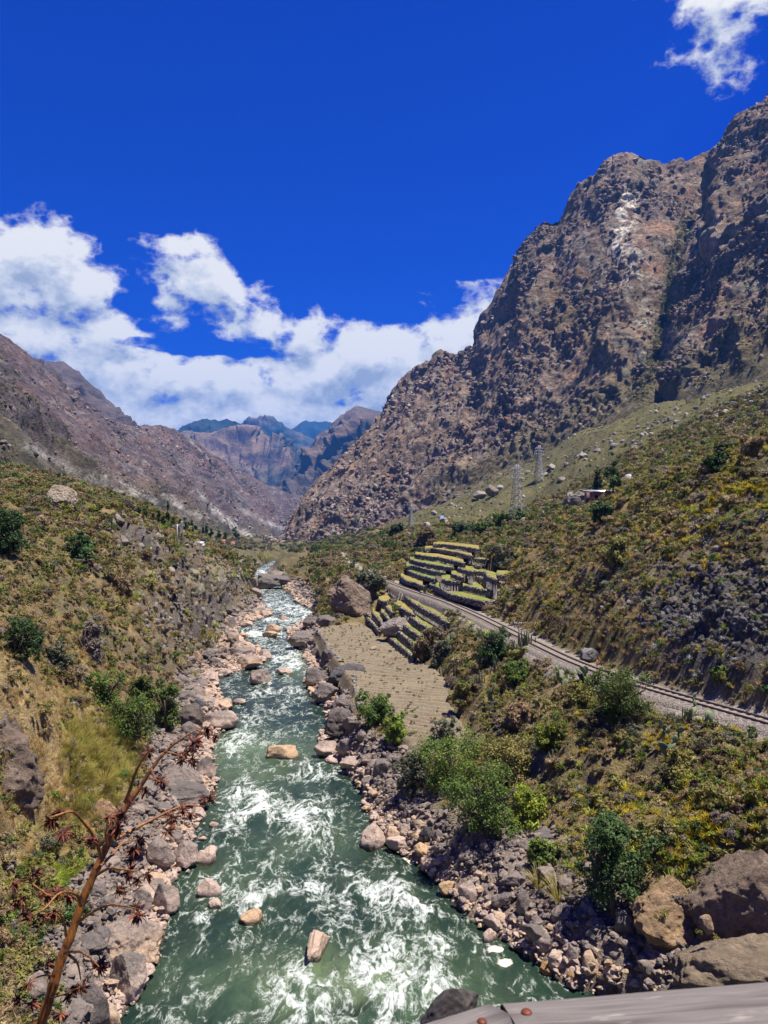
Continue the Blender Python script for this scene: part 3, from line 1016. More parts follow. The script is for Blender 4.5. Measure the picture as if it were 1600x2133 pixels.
def col_right(V, Nn, px, py, T, d):
    n = fbm(V / 60, 5, 91)
    n2 = fbm(V / 14, 4, 92)
    steep = 1 - Nn[:, 2]
    c = np.tile(np.array([.150, .122, .106]), (len(V), 1))
    c = mixc(c, (.135, .112, .105), .5 + 1.5 * n)
    c = mixc(c, (.20, .145, .098), (1 - d) * (.8 + n2))
    c = mixc(c, (.195, .145, .10), sstep(.42, .22, steep + n2 * .2) * .6)           # dry grass on gentler ground
    c = mixc(c, (.30, .225, .185), sstep(.15, .5, n2 + n * .5) * .8)                 # fresh broken rock
    c = mixc(c, (.30, .17, .105), sstep(.28, .5, fbm(V / 25, 3, 95)) * .55)
    c = mixc(c, (.20, .19, .155), sstep(.3, .5, fbm(V / 30, 3, 96)) * .7)
    scar = np.exp(-(seg_d(px, py, [(1310, 410), (1298, 460), (1290, 510), (1315, 540)]) / 20) ** 2)
    c = mixc(c, (.62, .56, .45), scar * sstep(-.35, .2, n2) * 1.3)
    low = np.exp(-(seg_d(px, py, [(1315, 540), (1330, 600), (1345, 680), (1340, 760)]) / 30) ** 2)
    c = mixc(c, (.32, .29, .235), low * sstep(0.0, .3, n2))
    gul = np.exp(-(seg_d(px, py, [(1425, 470), (1395, 580), (1380, 680), (1350, 770), (1330, 830)]) / 13) ** 2)
    c = mixc(c, (.055, .065, .028), gul * (.8 + n2))
    c = mixc(c, (.16, .115, .062), np.exp(-(((px - 1190) / 110) ** 2 + ((py - 660) / 80) ** 2)) * .8)
    c = mixc(c, (.125, .11, .05), sstep(.22, .02, T) * (px > 900) * .75)
    return c


ST_A = [(560, 1142, 1000, 1135, 1020), (590, 1140, 950, 1118, 1000), (640, 1142, 850, 1040, 1060), (700, 1138, 800, 960, 1090), (740, 1130, 780, 910, 1110), (770, 1125, 770, 880, 1120), (790, 1122, 760, 858, 1130), (808, 1116, 755, 835, 1130), (830, 1110, 750, 800, 1140), (855, 1095, 745, 772, 1140), (880, 1080, 740, 752, 1140), (900, 1070, 735, 750, 1130), (920, 1060, 730, 738, 1120),
        (945, 1048, 726, 744, 1110), (965, 1036, 723, 732, 1100), (990, 1025, 720, 727, 1090), (996, 1022, 718, 705, 1085), (1008, 1016, 716, 664, 1080), (1020, 1010, 715, 640, 1075), (1045, 1000, 710, 592, 1065), (1070, 988, 706, 548, 1060), (1078, 984, 704, 512, 1058), (1095, 974, 702, 490, 1050), (1112, 965, 700, 472, 1045), (1135, 955, 695, 466, 1040), (1160, 945, 690, 460, 1030),
        (1172, 938, 688, 438, 1025), (1190, 926, 684, 412, 1020), (1207, 916, 680, 386, 1015), (1228, 902, 675, 366, 1005), (1250, 890, 670, 346, 1000), (1275, 875, 660, 330, 990), (1300, 860, 650, 320, 985), (1325, 835, 650, 320, 985), (1350, 815, 655, 329, 985), (1385, 800, 665, 337, 990), (1420, 790, 680, 341, 1000), (1450, 790, 700, 331, 1010), (1500, 790, 720, 320, 1020), (1560, 790, 740, 320, 1020), (1640, 790, 760, 330, 1020)]
ST_B = [(1366, 800, 690, 770, 790), (1372, 805, 640, 705, 800), (1392, 815, 610, 635, 830), (1402, 816, 590, 560, 850), (1422, 814, 575, 500, 870), (1442, 811, 563, 450, 885), (1476, 806, 548, 400, 900), (1490, 804, 545, 312, 900), (1512, 798, 540, 290, 900), (1540, 788, 530, 256, 900), (1570, 775, 520, 225, 900), (1600, 760, 510, 194, 890), (1680, 730, 490, 120, 880), (1800, 690, 470, 40, 880), (1950, 660, 450, -20, 900)]
MT_A = mountain('rocky_mountain', 'tall brown rocky mountain with a pale scar on the right', ST_A, 460, 380, 110, (10, 4, 2.4), M_MOUNT, col_right, 417, stretch=.28, jag=1.0, tidy=.8, blocks=((17, 5), (6, 2.8)))
MT_B = mountain('craggy_ridge', 'dark craggy ridge at the right edge in front of the rocky mountain', ST_B, 230, 380, 95, (15, 4, 2.4), M_MOUNT, col_right, 131, tidy=0.8, stretch=.28, jag=1.0, blocks=((16, 5), (6, 2.8)))


def col_left(V, Nn, px, py, T, d):
    n = fbm(V / 70, 5, 191)
    n2 = fbm(V / 16, 4, 192)
    c = np.tile(np.array([.112, .082, .086]), (len(V), 1))
    c = mixc(c, (.085, .07, .074), .5 + 1.5 * n)
    c = mixc(c, (.15, .095, .08), sstep(.1, .45, fbm(V / 45, 3, 197)) * .7)
    c = mixc(c, (.20, .17, .16), sstep(.2, .5, n2 + n * .5) * .6)
    c = mixc(c, (.085, .082, .042), sstep(.3, .05, T + n * .15) * .75)
    for pts, wd, s in (([(405, 1025), (430, 1048), (450, 1065), (490, 1098), (542, 1131)], 5.5, 1.4), ([(340, 1030), (365, 1048), (415, 1078)], 5.0, .9), ([(200, 985), (260, 1010), (330, 1050)], 7, .5), ([(500, 1060), (560, 1090), (600, 1108)], 5, .6),
                       ([(60, 930), (160, 985), (260, 1030), (330, 1075)], 12, .45), ([(380, 900), (440, 960)], 2.5, .4)):
        c = mixc(c, (.42, .39, .355), s * np.exp(-(seg_d(px, py, pts) / wd) ** 2) * (.8 + n2 * 1.2))
    return c


ST_L = [(-420, 860, 260, 420, 650), (-200, 905, 290, 560, 740), (0, 965, 330, 698, 850), (40, 980, 350, 730, 900), (75, 995, 380, 757, 950), (150, 1022, 450, 815, 1080), (200, 1040, 500, 850, 1170), (240, 1056, 550, 880, 1250), (300, 1080, 650, 885, 1400), (330, 1088, 720, 889, 1480), (362, 1096, 800, 892, 1550), (400, 1107, 900, 915, 1650), (450, 1118, 1050, 950, 1750), (520, 1130, 1300, 990, 1900), (590, 1134, 1600, 1022, 2050), (625, 1132, 1900, 1045, 2150), (680, 1130, 2100, 1100, 2250)]
MT_L = mountain('scree_mountain', 'purple brown mountain with pale scree streaks on the left', ST_L, 440, 200, 150, (13, 2.5, 1.6), M_MOUNT, col_left, 151, stretch=.25, blocks=((12, 2.2), (6, 1.6)))


def col_tint(a, b, s=300, t0=0.5):
    def f(V, Nn, px, py, T, d):
        n = fbm(V / s, 5, 291)
        c = np.tile(np.array(a, float), (len(V), 1))
        return mixc(c, b, t0 + 1.6 * n)
    return f


mountain('back_peak', 'smooth brown peak behind the left scree mountain', [(-100, 1000, 1700, 700, 2300), (50, 1000, 1700, 742, 2350), (78, 1000, 1750, 753, 2400), (130, 1000, 1800, 756, 2400), (165, 1010, 1850, 777, 2420), (205, 1020, 1900, 813, 2450), (250, 1030, 2000, 850, 2500), (300, 1040, 2050, 892, 2550), (345, 1040, 2100, 925, 2600), (420, 1050, 2200, 985, 2700)],
         150, 90, 330, (60, 16, 4), M_FAR, col_tint((.16, .105, .075), (.10, .078, .07)), 211)
mountain('far_pyramid_mountain', 'steep grey brown peak with a cloud wisp beyond the gorge', [(540, 1100, 3000, 1062, 3300), (600, 1095, 2900, 1008, 3500), (650, 1090, 2800, 958, 3600), (690, 1085, 2700, 906, 3650), (712, 1080, 2650, 878, 3650), (735, 1080, 2600, 853, 3650), (745, 1080, 2600, 849, 3650), (765, 1080, 2600, 850, 3650), (778, 1080, 2600, 852, 3650), (795, 1080, 2600, 858, 3650), (850, 1080, 2600, 850, 3600), (1000, 1080, 2600, 800, 3600)],
         240, 130, 520, (110, 34, 8), M_FAR, col_tint((.15, .108, .085), (.10, .082, .072)), 231)
mountain('sunlit_brown_ridge', 'sunlit light brown ridge at the end of the valley', [(300, 1080, 4200, 945, 5100), (345, 1080, 4100, 925, 5100), (385, 1080, 4000, 908, 5150), (425, 1080, 3950, 901, 5200), (466, 1080, 3900, 889, 5200), (508, 1080, 3900, 893, 5200), (560, 1080, 3900, 921, 5250), (612, 1080, 3950, 946, 5300), (652, 1080, 4000, 962, 5300), (720, 1080, 4100, 995, 5400)],
         220, 110, 640, (150, 40, 9), M_FAR, col_tint((.20, .135, .085), (.075, .075, .055), 420, .35), 251)
mountain('cloud_shadow_ridge', 'dark blue ridge behind the sunlit ridge, cloud shadow in its colour', [(320, 1060, 5500, 915, 6300), (372, 1060, 5500, 888, 6400), (400, 1060, 5500, 880, 6400), (432, 1060, 5500, 879, 6400), (455, 1060, 5500, 873, 6400), (478, 1060, 5500, 870, 6400), (500, 1060, 5500, 875, 6400), (530, 1060, 5500, 893, 6400), (575, 1060, 5500, 915, 6450), (650, 1060, 5600, 950, 6500), (720, 1060, 5700, 990, 6600)],
         200, 80, 560, (110, 40, 12), M_FAR, col_tint((.022, .036, .030), (.035, .042, .03), 300), 271)  # no wood here: the near-black tint is cloud shadow painted in
mountain('hazy_brown_peak', 'hazy brown peak under the cloud at the centre of the valley', [(440, 1050, 6500, 905, 7400), (500, 1050, 6500, 880, 7500), (530, 1050, 6500, 869, 7500), (548, 1050, 6500, 865, 7500), (562, 1050, 6500, 867, 7500), (578, 1050, 6500, 878, 7500), (600, 1050, 6500, 892, 7500), (640, 1050, 6500, 908, 7550), (680, 1050, 6500, 930, 7600), (760, 1050, 6600, 965, 7700)],
         180, 80, 620, (130, 50, 12), M_FAR, col_tint((.18, .125, .085), (.03, .045, .035), 500, .45), 291)  # darker half of the tint is painted cloud shadow
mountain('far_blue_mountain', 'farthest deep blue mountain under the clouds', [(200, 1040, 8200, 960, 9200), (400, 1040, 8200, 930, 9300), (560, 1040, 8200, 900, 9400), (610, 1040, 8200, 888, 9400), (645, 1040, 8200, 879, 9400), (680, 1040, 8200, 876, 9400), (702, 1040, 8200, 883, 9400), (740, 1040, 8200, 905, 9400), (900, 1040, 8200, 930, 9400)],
         180, 60, 800, (140, 50, 14), M_FAR, col_tint((.02, .035, .032), (.03, .04, .032), 500), 311)  # cloud shadow is put into this deep tint

# ---------------------------------------------------------------- river
def m_water(w, p, out):
    P = pos(w)
    sep = w.n('ShaderNodeSeparateColor', {0: col_attr(w)})
    patch, milk, still = sep.outputs[0], sep.outputs[1], sep.outputs[2]
    Ps = w.vmath('MULTIPLY', P, (1.0, 0.5, 1.0))
    wv = w.vmath('MULTIPLY', w.vmath('SUBTRACT', w.noise(Ps, 0.5, 4, out=1), (.5, .5, .5)), (2.0, 2.0, 0))
    Pw = w.vmath('ADD', Ps, wv)
    n = w.noise(Pw, 0.55, 8, 0.64, 0.25)
    lace = w.math('SUBTRACT', 1.0, w.math('ABSOLUTE', w.math('MULTIPLY_ADD', n, 5.0, -2.5)), clamp=True)
    lace = w.math('POWER', lace, 2.6)
    n3 = w.noise(Pw, 1.9, 7, 0.68, 0.2)
    lace2 = w.math('SUBTRACT', 1.0, w.math('ABSOLUTE', w.math('MULTIPLY_ADD', n3, 6.0, -3.0)), clamp=True)
    lace2 = w.math('POWER', lace2, 2.6)
    fine = w.noise(Ps, 4.5, 7, 0.72)
    f = w.math('MULTIPLY_ADD', lace, 0.64, w.math('MULTIPLY', lace2, 0.46))
    f = w.math('ADD', f, w.math('MULTIPLY_ADD', fine, 1.05, -0.525))
    f = w.math('ADD', f, w.math('MULTIPLY_ADD', patch, 0.92, -0.92))
    foam = w.rng(f, -0.16, 0.6, 0, 1, True)
    foam = w.math('MAXIMUM', foam, w.rng(w.math('ADD', still, w.math('MULTIPLY_ADD', fine, 0.6, -0.3)), 0.45, 0.6))
    deep = w.mix(w.rng(w.noise(P, 0.25, 3), 0.35, 0.65), (.006, .017, .016), (.012, .029, .019))
    mil = w.mix(w.rng(n, 0.3, 0.7), (.05, .09, .05), (.15, .20, .10))
    base = w.mix(w.math('MULTIPLY', milk, w.rng(n3, .25, .7, .45, 1.1), clamp=True), deep, mil)
    base = w.mix(w.rng(f, -0.3, 0.2, 0, .4), base, mil)
    fc = w.mix(w.rng(still, 0.3, 0.6), (.60, .645, .615), (.74, .68, .50))
    c = w.mix(foam, base, fc)
    wn = w.noise(w.vmath('MULTIPLY', P, (1, .7, 1)), 2.2, 6, 0.65, 0.5)
    return {'Base Color': c, 'Roughness': w.rng(foam, 0, 1, 0.13, 0.75), 'IOR': 1.33, 'Specular IOR Level': w.rng(foam, 0, 1, .24, .2),
            'Normal': bump(w, w.math('ADD', wn, w.math('MULTIPLY', foam, .3)), 0.55, 0.3)}


M_WATER = material('river_water', m_water, 0.15, 0.4)
FOAM = [  # px, py, rx, ry, strength
    (490, 1565, 70, 35, .55), (540, 1530, 60, 25, .35), (500, 1680, 90, 40, .5), (560, 1660, 80, 30, .6), (640, 1610, 70, 16, .65), (600, 1690, 90, 25, .5), (700, 1765, 55, 18, .8), (650, 1725, 70, 30, .5),
    (545, 1790, 60, 25, .6), (450, 1700, 60, 25, .45), (420, 1700, 30, 40, .4), (480, 1830, 70, 30, .55), (640, 1850, 35, 15, .6), (790, 1860, 70, 30, .6), (870, 1900, 60, 25, .55), (720, 1900, 30, 60, .4), (520, 1880, 60, 25, .5), (700, 1820, 120, 40, .35),
    (600, 2030, 120, 40, .4), (780, 2030, 120, 60, .4), (560, 2080, 180, 40, .35), (700, 2110, 150, 40, .45), (900, 2060, 150, 40, .45), (950, 1960, 80, 40, .4), (450, 1960, 80, 40, .25), (400, 1910, 60, 20, .4),
    (560, 1440, 70, 10, .6), (500, 1425, 50, 12, .6), (640, 1395, 45, 18, .7), (600, 1370, 45, 14, .7), (625, 1350, 30, 12, .5), (530, 1320, 60, 7, .8), (600, 1322, 40, 5, .4), (620, 1270, 40, 10, .6), (660, 1278, 30, 6, .7), (590, 1290, 60, 6, .5), (570, 1260, 30, 10, .35), (545, 1215, 20, 6, .6), (548, 1192, 20, 5, .6),
    (560, 1480, 90, 20, .3), (640, 1445, 40, 15, .35), (480, 1500, 60, 12, .3), (300, 2010, 18, 22, .9), (420, 1760, 40, 14, .3), (1000, 1990, 50, 20, .4), (1120, 2040, 60, 12, .5)]
MILK = [(500, 1570, 110, 50, .9), (620, 1560, 90, 40, .5), (520, 1660, 120, 60, .5), (540, 1790, 100, 50, .45), (620, 2050, 260, 80, .9), (820, 2070, 220, 60, .8), (480, 1860, 90, 40, .5), (680, 1740, 90, 50, .5), (630, 1390, 60, 40, .6), (800, 1850, 120, 50, .3), (900, 1980, 120, 60, .35)]
STILL = [(1032, 1980, 22, 9), (1052, 2003, 20, 9), (850, 1782, 14, 14), (860, 1795, 12, 8), (308, 2000, 6, 22), (255, 2060, 5, 6)]
nwr, nwc = 660, 125
yw = np.exp(np.linspace(np.log(4), np.log(470), nwr))
tw = np.linspace(0, 1, nwc)
xl, xr = river_l(yw) - 2.2, river_r(yw) + 2.2
WX = (xl[:, None] + (xr - xl)[:, None] * tw[None]).ravel()
WY = np.repeat(yw, nwc)
WP = np.stack([WX, WY, np.zeros_like(WX)], 1)
wpx, wpy = to_pix(WP)
patch = np.zeros(len(WP)) + 0.08
for (x, y, a, b, s) in FOAM:
    patch = np.maximum(patch, 0) + s * 0.62 * np.exp(-(((wpx - x) / a) ** 2 + ((wpy - y) / b) ** 2))
milk = np.zeros(len(WP)) + 0.02
for (x, y, a, b, s) in MILK:
    milk += .8 * s * np.exp(-(((wpx - x) / a) ** 2 + ((wpy - y) / b) ** 2))
still = np.zeros(len(WP))
for (x, y, a, b) in STILL:
    still = np.maximum(still, np.exp(-(((wpx - x) / a) ** 2 + ((wpy - y) / b) ** 2)))
wd = WP * np.array([1, .5, 1])
big = fbm(wd / 3.2 + np.stack([fbm(wd / 5, 2, 71), fbm(wd / 5 + 9, 2, 72), 0 * WX], 1), 4, 73)
patch = patch * (0.9 + 0.5 * big) + 0.28 * big
patch = patch + .26 * sstep(85, 150, WY)
edge = np.minimum(WX - river_l(WY), river_r(WY) - WX)
patch = patch * sstep(-0.3, 1.8, edge) + 0.15 * np.exp(-((edge - 0.3) / 0.4) ** 2) * sstep(-.2, .3, big)
chop = ridged(wd / 1.7, 4, 77) + 0.4
WP[:, 2] = (0.16 * big + 0.10 * fbm(wd / 0.7, 3, 75)) * sstep(-0.5, 2, edge) + np.clip(patch, 0, 1) * 0.32 * chop
for (px_, py_, hh) in ((660, 1735, .3), (560, 1785, .3), (470, 1745, .25), (640, 1600, .3), (520, 1700, .3)):   # standing waves
    WP[:, 2] += hh * np.exp(-(((wpx - px_) / 60) ** 2 + ((wpy - py_) / 12) ** 2))
hole = np.exp(-(((wpx - 725) / 45) ** 2 + ((wpy - 2098) / 16) ** 2))
WP[:, 2] -= 0.35 * hole
patch = patch * (1 - .8 * hole)
milk = milk * (1 - hole)
wcol = np.stack([np.clip(patch, 0, 1.2), np.clip(milk, 0, 1), still], 1)
link('river', make_mesh('river', WP, grid_faces(nwr, nwc), M_WATER, True, wcol), kind='structure', label='green white-water river running between boulders')

# ---------------------------------------------------------------- ploughed field
def m_field(w, p, out):
    P = pos(w)
    n1 = w.noise(P, 0.35, 4, 0.6)
    n2 = w.noise(P, 5.0, 5, 0.7)
    c = w.mix(w.rng(n1, 0.35, 0.65), (.20, .155, .105), (.215, .185, .125))
    c = w.mix(1.0, c, w.gray(w.rng(n2, 0.3, 0.7, 0.7, 1.25)), 'MULTIPLY')
    return {'Base Color': c, 'Normal': bump(w, n2, 0.6, 0.12)}


M_FIELD = material('ploughed_soil', m_field, 0.95, 0.1)
x0, x1 = fieldW[:, 0].min() - 1, fieldW[:, 0].max() + 1
y0, y1 = fieldW[:, 1].min() - 1, fieldW[:, 1].max() + 1
fx = np.arange(x0, x1, 0.13)
fy = np.arange(y0, y1, 0.16)
FX, FY = np.meshgrid(fx, fy)
FX, FY = FX.ravel(), FY.ravel()
inside = in_poly(FX, FY, fieldW)
FP = np.stack([FX, FY, np.zeros_like(FX)], 1)
phase = FY * 0.9 + FX * 0.35 + 1.6 * fbm(FP / 9, 3, 81)
fz = FIELD_Z + 0.2 * np.sin(phase * 2 * np.pi / 1.15) + 0.05 * fbm(FP / .5, 3, 82) + .12 * fbm(FP / 6, 2, 83)
de = np.where(inside, 0, seg_d(FX, FY, [tuple(q[:2]) for q in fieldW] + [tuple(fieldW[0][:2])]))
FP[:, 2] = fz - 1.3 * sstep(0.0, 1.0, de)
ff = grid_faces(len(fy), len(fx))
ff = ff[(de < 1.0)[ff].all(1)]
use, inv = np.unique(ff, return_inverse=True)
link('ploughed_field', make_mesh('ploughed_field', FP[use], inv.reshape(-1, 4), M_FIELD, True), kind='structure', label='bare furrowed field beside the river')

# ---------------------------------------------------------------- dry-stone walls and terraces
def m_wall(w, p, out):
    P = pos(w)
    v = w.n('ShaderNodeTexVoronoi', {'Vector': w.vmath('MULTIPLY', P, (1, 1, 1.5)), 'Scale': 3.2})
    n2 = w.noise(P, 8, 4, .7)
    s = w.n('ShaderNodeSeparateColor', {0: v.outputs['Color']}).outputs[0]
    c = w.mix(s, (.15, .135, .12), (.36, .325, .28))
    c = w.mix(1.0, c, w.gray(w.rng(n2, .3, .7, .7, 1.3)), 'MULTIPLY')
    c = w.mix(w.rng(v.outputs['Distance'], .42, .6), c, (.045, .04, .035))
    return {'Base Color': c, 'Normal': bump(w, w.math('SUBTRACT', 1.0, v.outputs['Distance']), 1.0, 0.12)}


M_WALL = material('dry_stone', m_wall, 0.95, 0.1)


def m_turf(w, p, out):
    P = pos(w)
    n1 = w.noise(P, 0.28, 4, .6, .5)
    n2 = w.noise(P, 3.0, 5, .7)
    c = w.mix(w.rng(n1, .40, .58), (.30, .215, .075), (.145, .175, .035))
    c = w.mix(w.rng(w.noise(P, .5, 3), .52, .60), c, w.mix(.5, col_attr(w), (.10, .17, .03)))
    c = w.mix(.35, c, col_attr(w))
    c = w.mix(1.0, c, w.gray(w.rng(n2, .3, .7, .65, 1.3)), 'MULTIPLY')
    nzv = w.n('ShaderNodeSeparateXYZ', {0: w.n('ShaderNodeNewGeometry').outputs['True Normal']}).outputs[2]
    st = w.n('ShaderNodeTexVoronoi', {'Vector': P, 'Scale': 3.2}).outputs['Color']
    st = w.mix(w.n('ShaderNodeSeparateColor', {0: st}).outputs[0], (.13, .115, .10), (.32, .285, .24))
    c = w.mix(w.rng(w.math('ABSOLUTE', nzv), .45, .75, 1, 0), c, st)
    return {'Base Color': c, 'Normal': bump(w, n2, .7, .12)}


M_TURF = material('terrace_turf', m_turf, 0.95, 0.1)


def terrace_patch(px0, px1, ya, yb, label):
    s = np.linspace((px0 - 800) / F, (px1 - 800) / F, int((px1 - px0) / F * (ya + yb) / 2 / 0.2))
    y = np.arange(ya, yb, 0.28)
    S, Yg = np.meshgrid(s, y)
    X, Yg = (S * Yg).ravel(), Yg.ravel()
    h, c = terrace_height(X, Yg)
    ok = ~np.isnan(h)
    V = np.stack([X, Yg, np.nan_to_num(h)], 1)
    V[:, 2] += 0.05 * perlin(np.stack([X, Yg, 0 * X], 1) / 1.1, 4) + 0.10 * perlin(np.stack([X, Yg, 0 * X], 1) / 4, 9) - 0.05
    f = grid_faces(len(y), len(s))
    f = f[ok[f].all(1)]
    use, inv = np.unique(f, return_inverse=True)
    link('terrace_ground', make_mesh('terrace_ground', V[use], inv.reshape(-1, 4), M_TURF, True, c[use]), kind='structure', label=label)


terrace_patch(822, 1118, 95, 250, 'stepped turf of the terraces above the railway')
terrace_patch(744, 940, 88, 172, 'stepped golden turf of the terraces above the ploughed field')


def densify(P, step):
    P = np.asarray(P, float)
    out = []
    for a, b in zip(P[:-1], P[1:]):
        n = max(1, int(np.linalg.norm(b - a) / step))
        for k in range(n):
            out.append(a + (b - a) * k / n)
    out.append(P[-1])
    return np.array(out)


def smooth_line(P, it=2):
    P = P.copy()
    for _ in range(it):
        P[1:-1] = (P[:-2] + 2 * P[1:-1] + P[2:]) / 4
    return P


def stone_wall(line, h, thick, label, group=None, step=0.22, z_jit=0.10, seed=0, name='terrace_wall'):
    """line: top edge in the world (N,3); front faces the river/camera side"""
    L = smooth_line(densify(line, step), 3)
    n = len(L)
    T = np.gradient(L, axis=0)
    T[:, 2] = 0
    T /= np.linalg.norm(T, axis=1, keepdims=True) + 1e-9
    Fr = np.stack([-T[:, 1], T[:, 0], 0 * T[:, 0]], 1)
    toc = np.stack([0 - L[:, 0], 0 - L[:, 1], 0 * L[:, 0]], 1)
    if (Fr * toc).sum() < 0:
        Fr = -Fr
    topj = z_jit * perlin(np.stack([np.arange(n) * 0.9, np.full(n, seed * 3.1), np.zeros(n)], 1), seed) * 2
    nv = max(4, int(h / 0.2))
    rows = []
    for k in range(nv + 1):
        t = k / nv
        P = L + Fr * (0.08 * t * h)
        P[:, 2] = L[:, 2] + topj * (1 - t) - t * h
        d1, d2, _ = worley(P * np.array([3.2, 3.2, 4.6]), seed)
        P = P + Fr * (0.14 * np.clip((d2 - d1) * 2, 0, 1))[:, None]
        rows.append(P)
    top_back = L - Fr * thick
    top_back[:, 2] += topj
    bot_back = L - Fr * thick
    bot_back[:, 2] -= h
    rows = [bot_back, top_back] + rows
    V = np.concatenate(rows)
    f = grid_faces(len(rows), n)
    ends = [[r * n for r in range(len(rows))][::-1], [r * n + n - 1 for r in range(len(rows))]]
    me = make_mesh(name, V, [f] + [np.array([e]) for e in ends], M_WALL, False)
    o = link(name, me, label=label, category='wall')
    if group:
        o['group'] = group
    return o


for i, (line, z, h, turf, back, lab) in enumerate(TERR):
    stone_wall(wl(line, z), h * .8, 0.35, lab, 'stepped terrace walls', seed=i)
stone_wall(wl([(660, 1312), (672, 1330), (690, 1356), (708, 1378)], 3.62), 2.6, .5, 'tall stone retaining wall holding the ploughed field above the river', seed=50, name='retaining_wall')
stone_wall(wl([(733, 1405), (738, 1432), (747, 1474)], 3.62), 2.6, .5, 'near stone retaining wall of the field behind the dark boulders', seed=51, name='retaining_wall')
EDGE_EXCL = [wl(t[0], t[1]) for t in TERR]

# ---------------------------------------------------------------- railway
M_STEEL = plain('rusted_rail', (.16, .12, .095), 0.55, 0.3, 6, 0.3)
M_SLEEP = plain('sleeper_wood', (.25, .21, .17), 0.9, 0.3, 6)


def m_gravel(w, p, out):
    P = pos(w)
    v = w.n('ShaderNodeTexVoronoi', {'Vector': P, 'Scale': 9.0})
    s = w.n('ShaderNodeSeparateColor', {0: v.outputs['Color']}).outputs[0]
    c = w.mix(s, (.20, .17, .14), (.36, .315, .26))
    c = w.mix(w.rng(v.outputs['Distance'], .35, .55), c, (.14, .12, .105))
    return {'Base Color': c, 'Normal': bump(w, w.math('SUBTRACT', 1., v.outputs['Distance']), .9, .06)}


M_BALLAST = material('ballast', m_gravel, 0.95, 0.1)
ry = np.arange(12, 200, 0.8)
rc = np.stack([rail_x(ry), ry, np.full_like(ry, RAIL_Z)], 1)
T = np.gradient(rc, axis=0)
T /= np.linalg.norm(T, axis=1, keepdims=True)
side = np.stack([T[:, 1], -T[:, 0], 0 * T[:, 0]], 1)
prof = [(-2.1, -1.4), (-1.75, -.6), (-1.45, -.1), (-1.1, 0.0), (-.6, .03), (0, .03), (.6, .03), (1.1, 0.0), (1.45, -.12), (2.3, -.6)]
rows = []
for s, dz in prof:
    P = rc + side * s
    P[:, 2] += dz + .05 * perlin(np.stack([P[:, 0], P[:, 1], 0 * ry], 1) * 1.7, 3)
    rows.append(P)
track = root('railway_track', rc[40], 'single narrow-gauge railway track on pale gravel crossing the right slope', 'railway')
inv_off = -rc[40]
me = make_mesh('ballast_bed', np.concatenate(rows) + inv_off, grid_faces(len(prof), len(ry)), M_BALLAST, True)
link('ballast_bed', me, track)
for s in (-.457, .457):
    P = rc + side * s
    R = []
    for (a, dz) in ((-.06, .04), (-.06, .07), (-.02, .08), (-.03, .15), (-.03, .18), (.03, .18), (.03, .15), (.02, .08), (.06, .07), (.06, .04)):
        Q = P + side * a
        Q[:, 2] += dz
        R.append(Q)
    me = make_mesh('rail', np.concatenate(R) + inv_off, grid_faces(len(R), len(ry)), M_STEEL, False)
    link('rail', me, track)
mb = MB()
mb.box((-.9, -.11, -.12), (.9, .11, .06))
sl_me = mb.mesh('sleeper', M_SLEEP)
ys = 40.0
cnt = 0
while ys < 175 and cnt < 295:
    x = float(rail_x(ys)); x2 = float(rail_x(ys + .5))
    ang = math.atan2(x2 - x, .5)
    link('sleeper', sl_me, track, loc=np.array([x, ys, RAIL_Z]) + inv_off, rot=(0, 0, -ang))
    ys += 0.62 * math.cos(ang)
    cnt += 1

# ---------------------------------------------------------------- boulders
import bmesh


def ico(sub):
    bm = bmesh.new()
    bmesh.ops.create_icosphere(bm, subdivisions=sub, radius=1.0)
    V = np.array([v.co[:] for v in bm.verts])
    Fc = np.array([[v.index for v in f.verts] for f in bm.faces])
    bm.free()
    return V, Fc


ICO = {k: ico(k + 1) for k in (2, 3, 4, 5)}


def rock_shape(seed, sub=4, cuts=9, rough=0.10, peak=0.0):
    r = np.random.default_rng(seed)
    V, Fc = ICO[sub]
    V = V.copy()
    V = V * (1 + 0.22 * fbm(V * 1.1 + seed, 2, seed))[:, None]
    for _ in range(cuts):
        n = r.normal(size=3)
        n[2] = abs(n[2]) * 0.8 if r.random() < .75 else n[2]
        n /= np.linalg.norm(n)
        d = r.uniform(0.5, 0.85)
        s = V @ n - d
        V = V - np.clip(s, 0, None)[:, None] * n * 0.93
    V = V * (1 + rough * fbm(V * 2.6 + seed * 1.7, 4, seed + 3))[:, None]
    V = V + V / np.linalg.norm(V, axis=1, keepdims=True) * (0.035 * ridged(V * 5 + seed, 3, seed + 5))[:, None]
    if peak:
        V[:, :2] *= (1 - peak * np.clip(V[:, 2:3] + .3, 0, 1.3) / 1.3)
    lo, hi = V.min(0), V.max(0)
    V = (V - (lo + hi) / 2) / (hi - lo) * 2
    return V, Fc


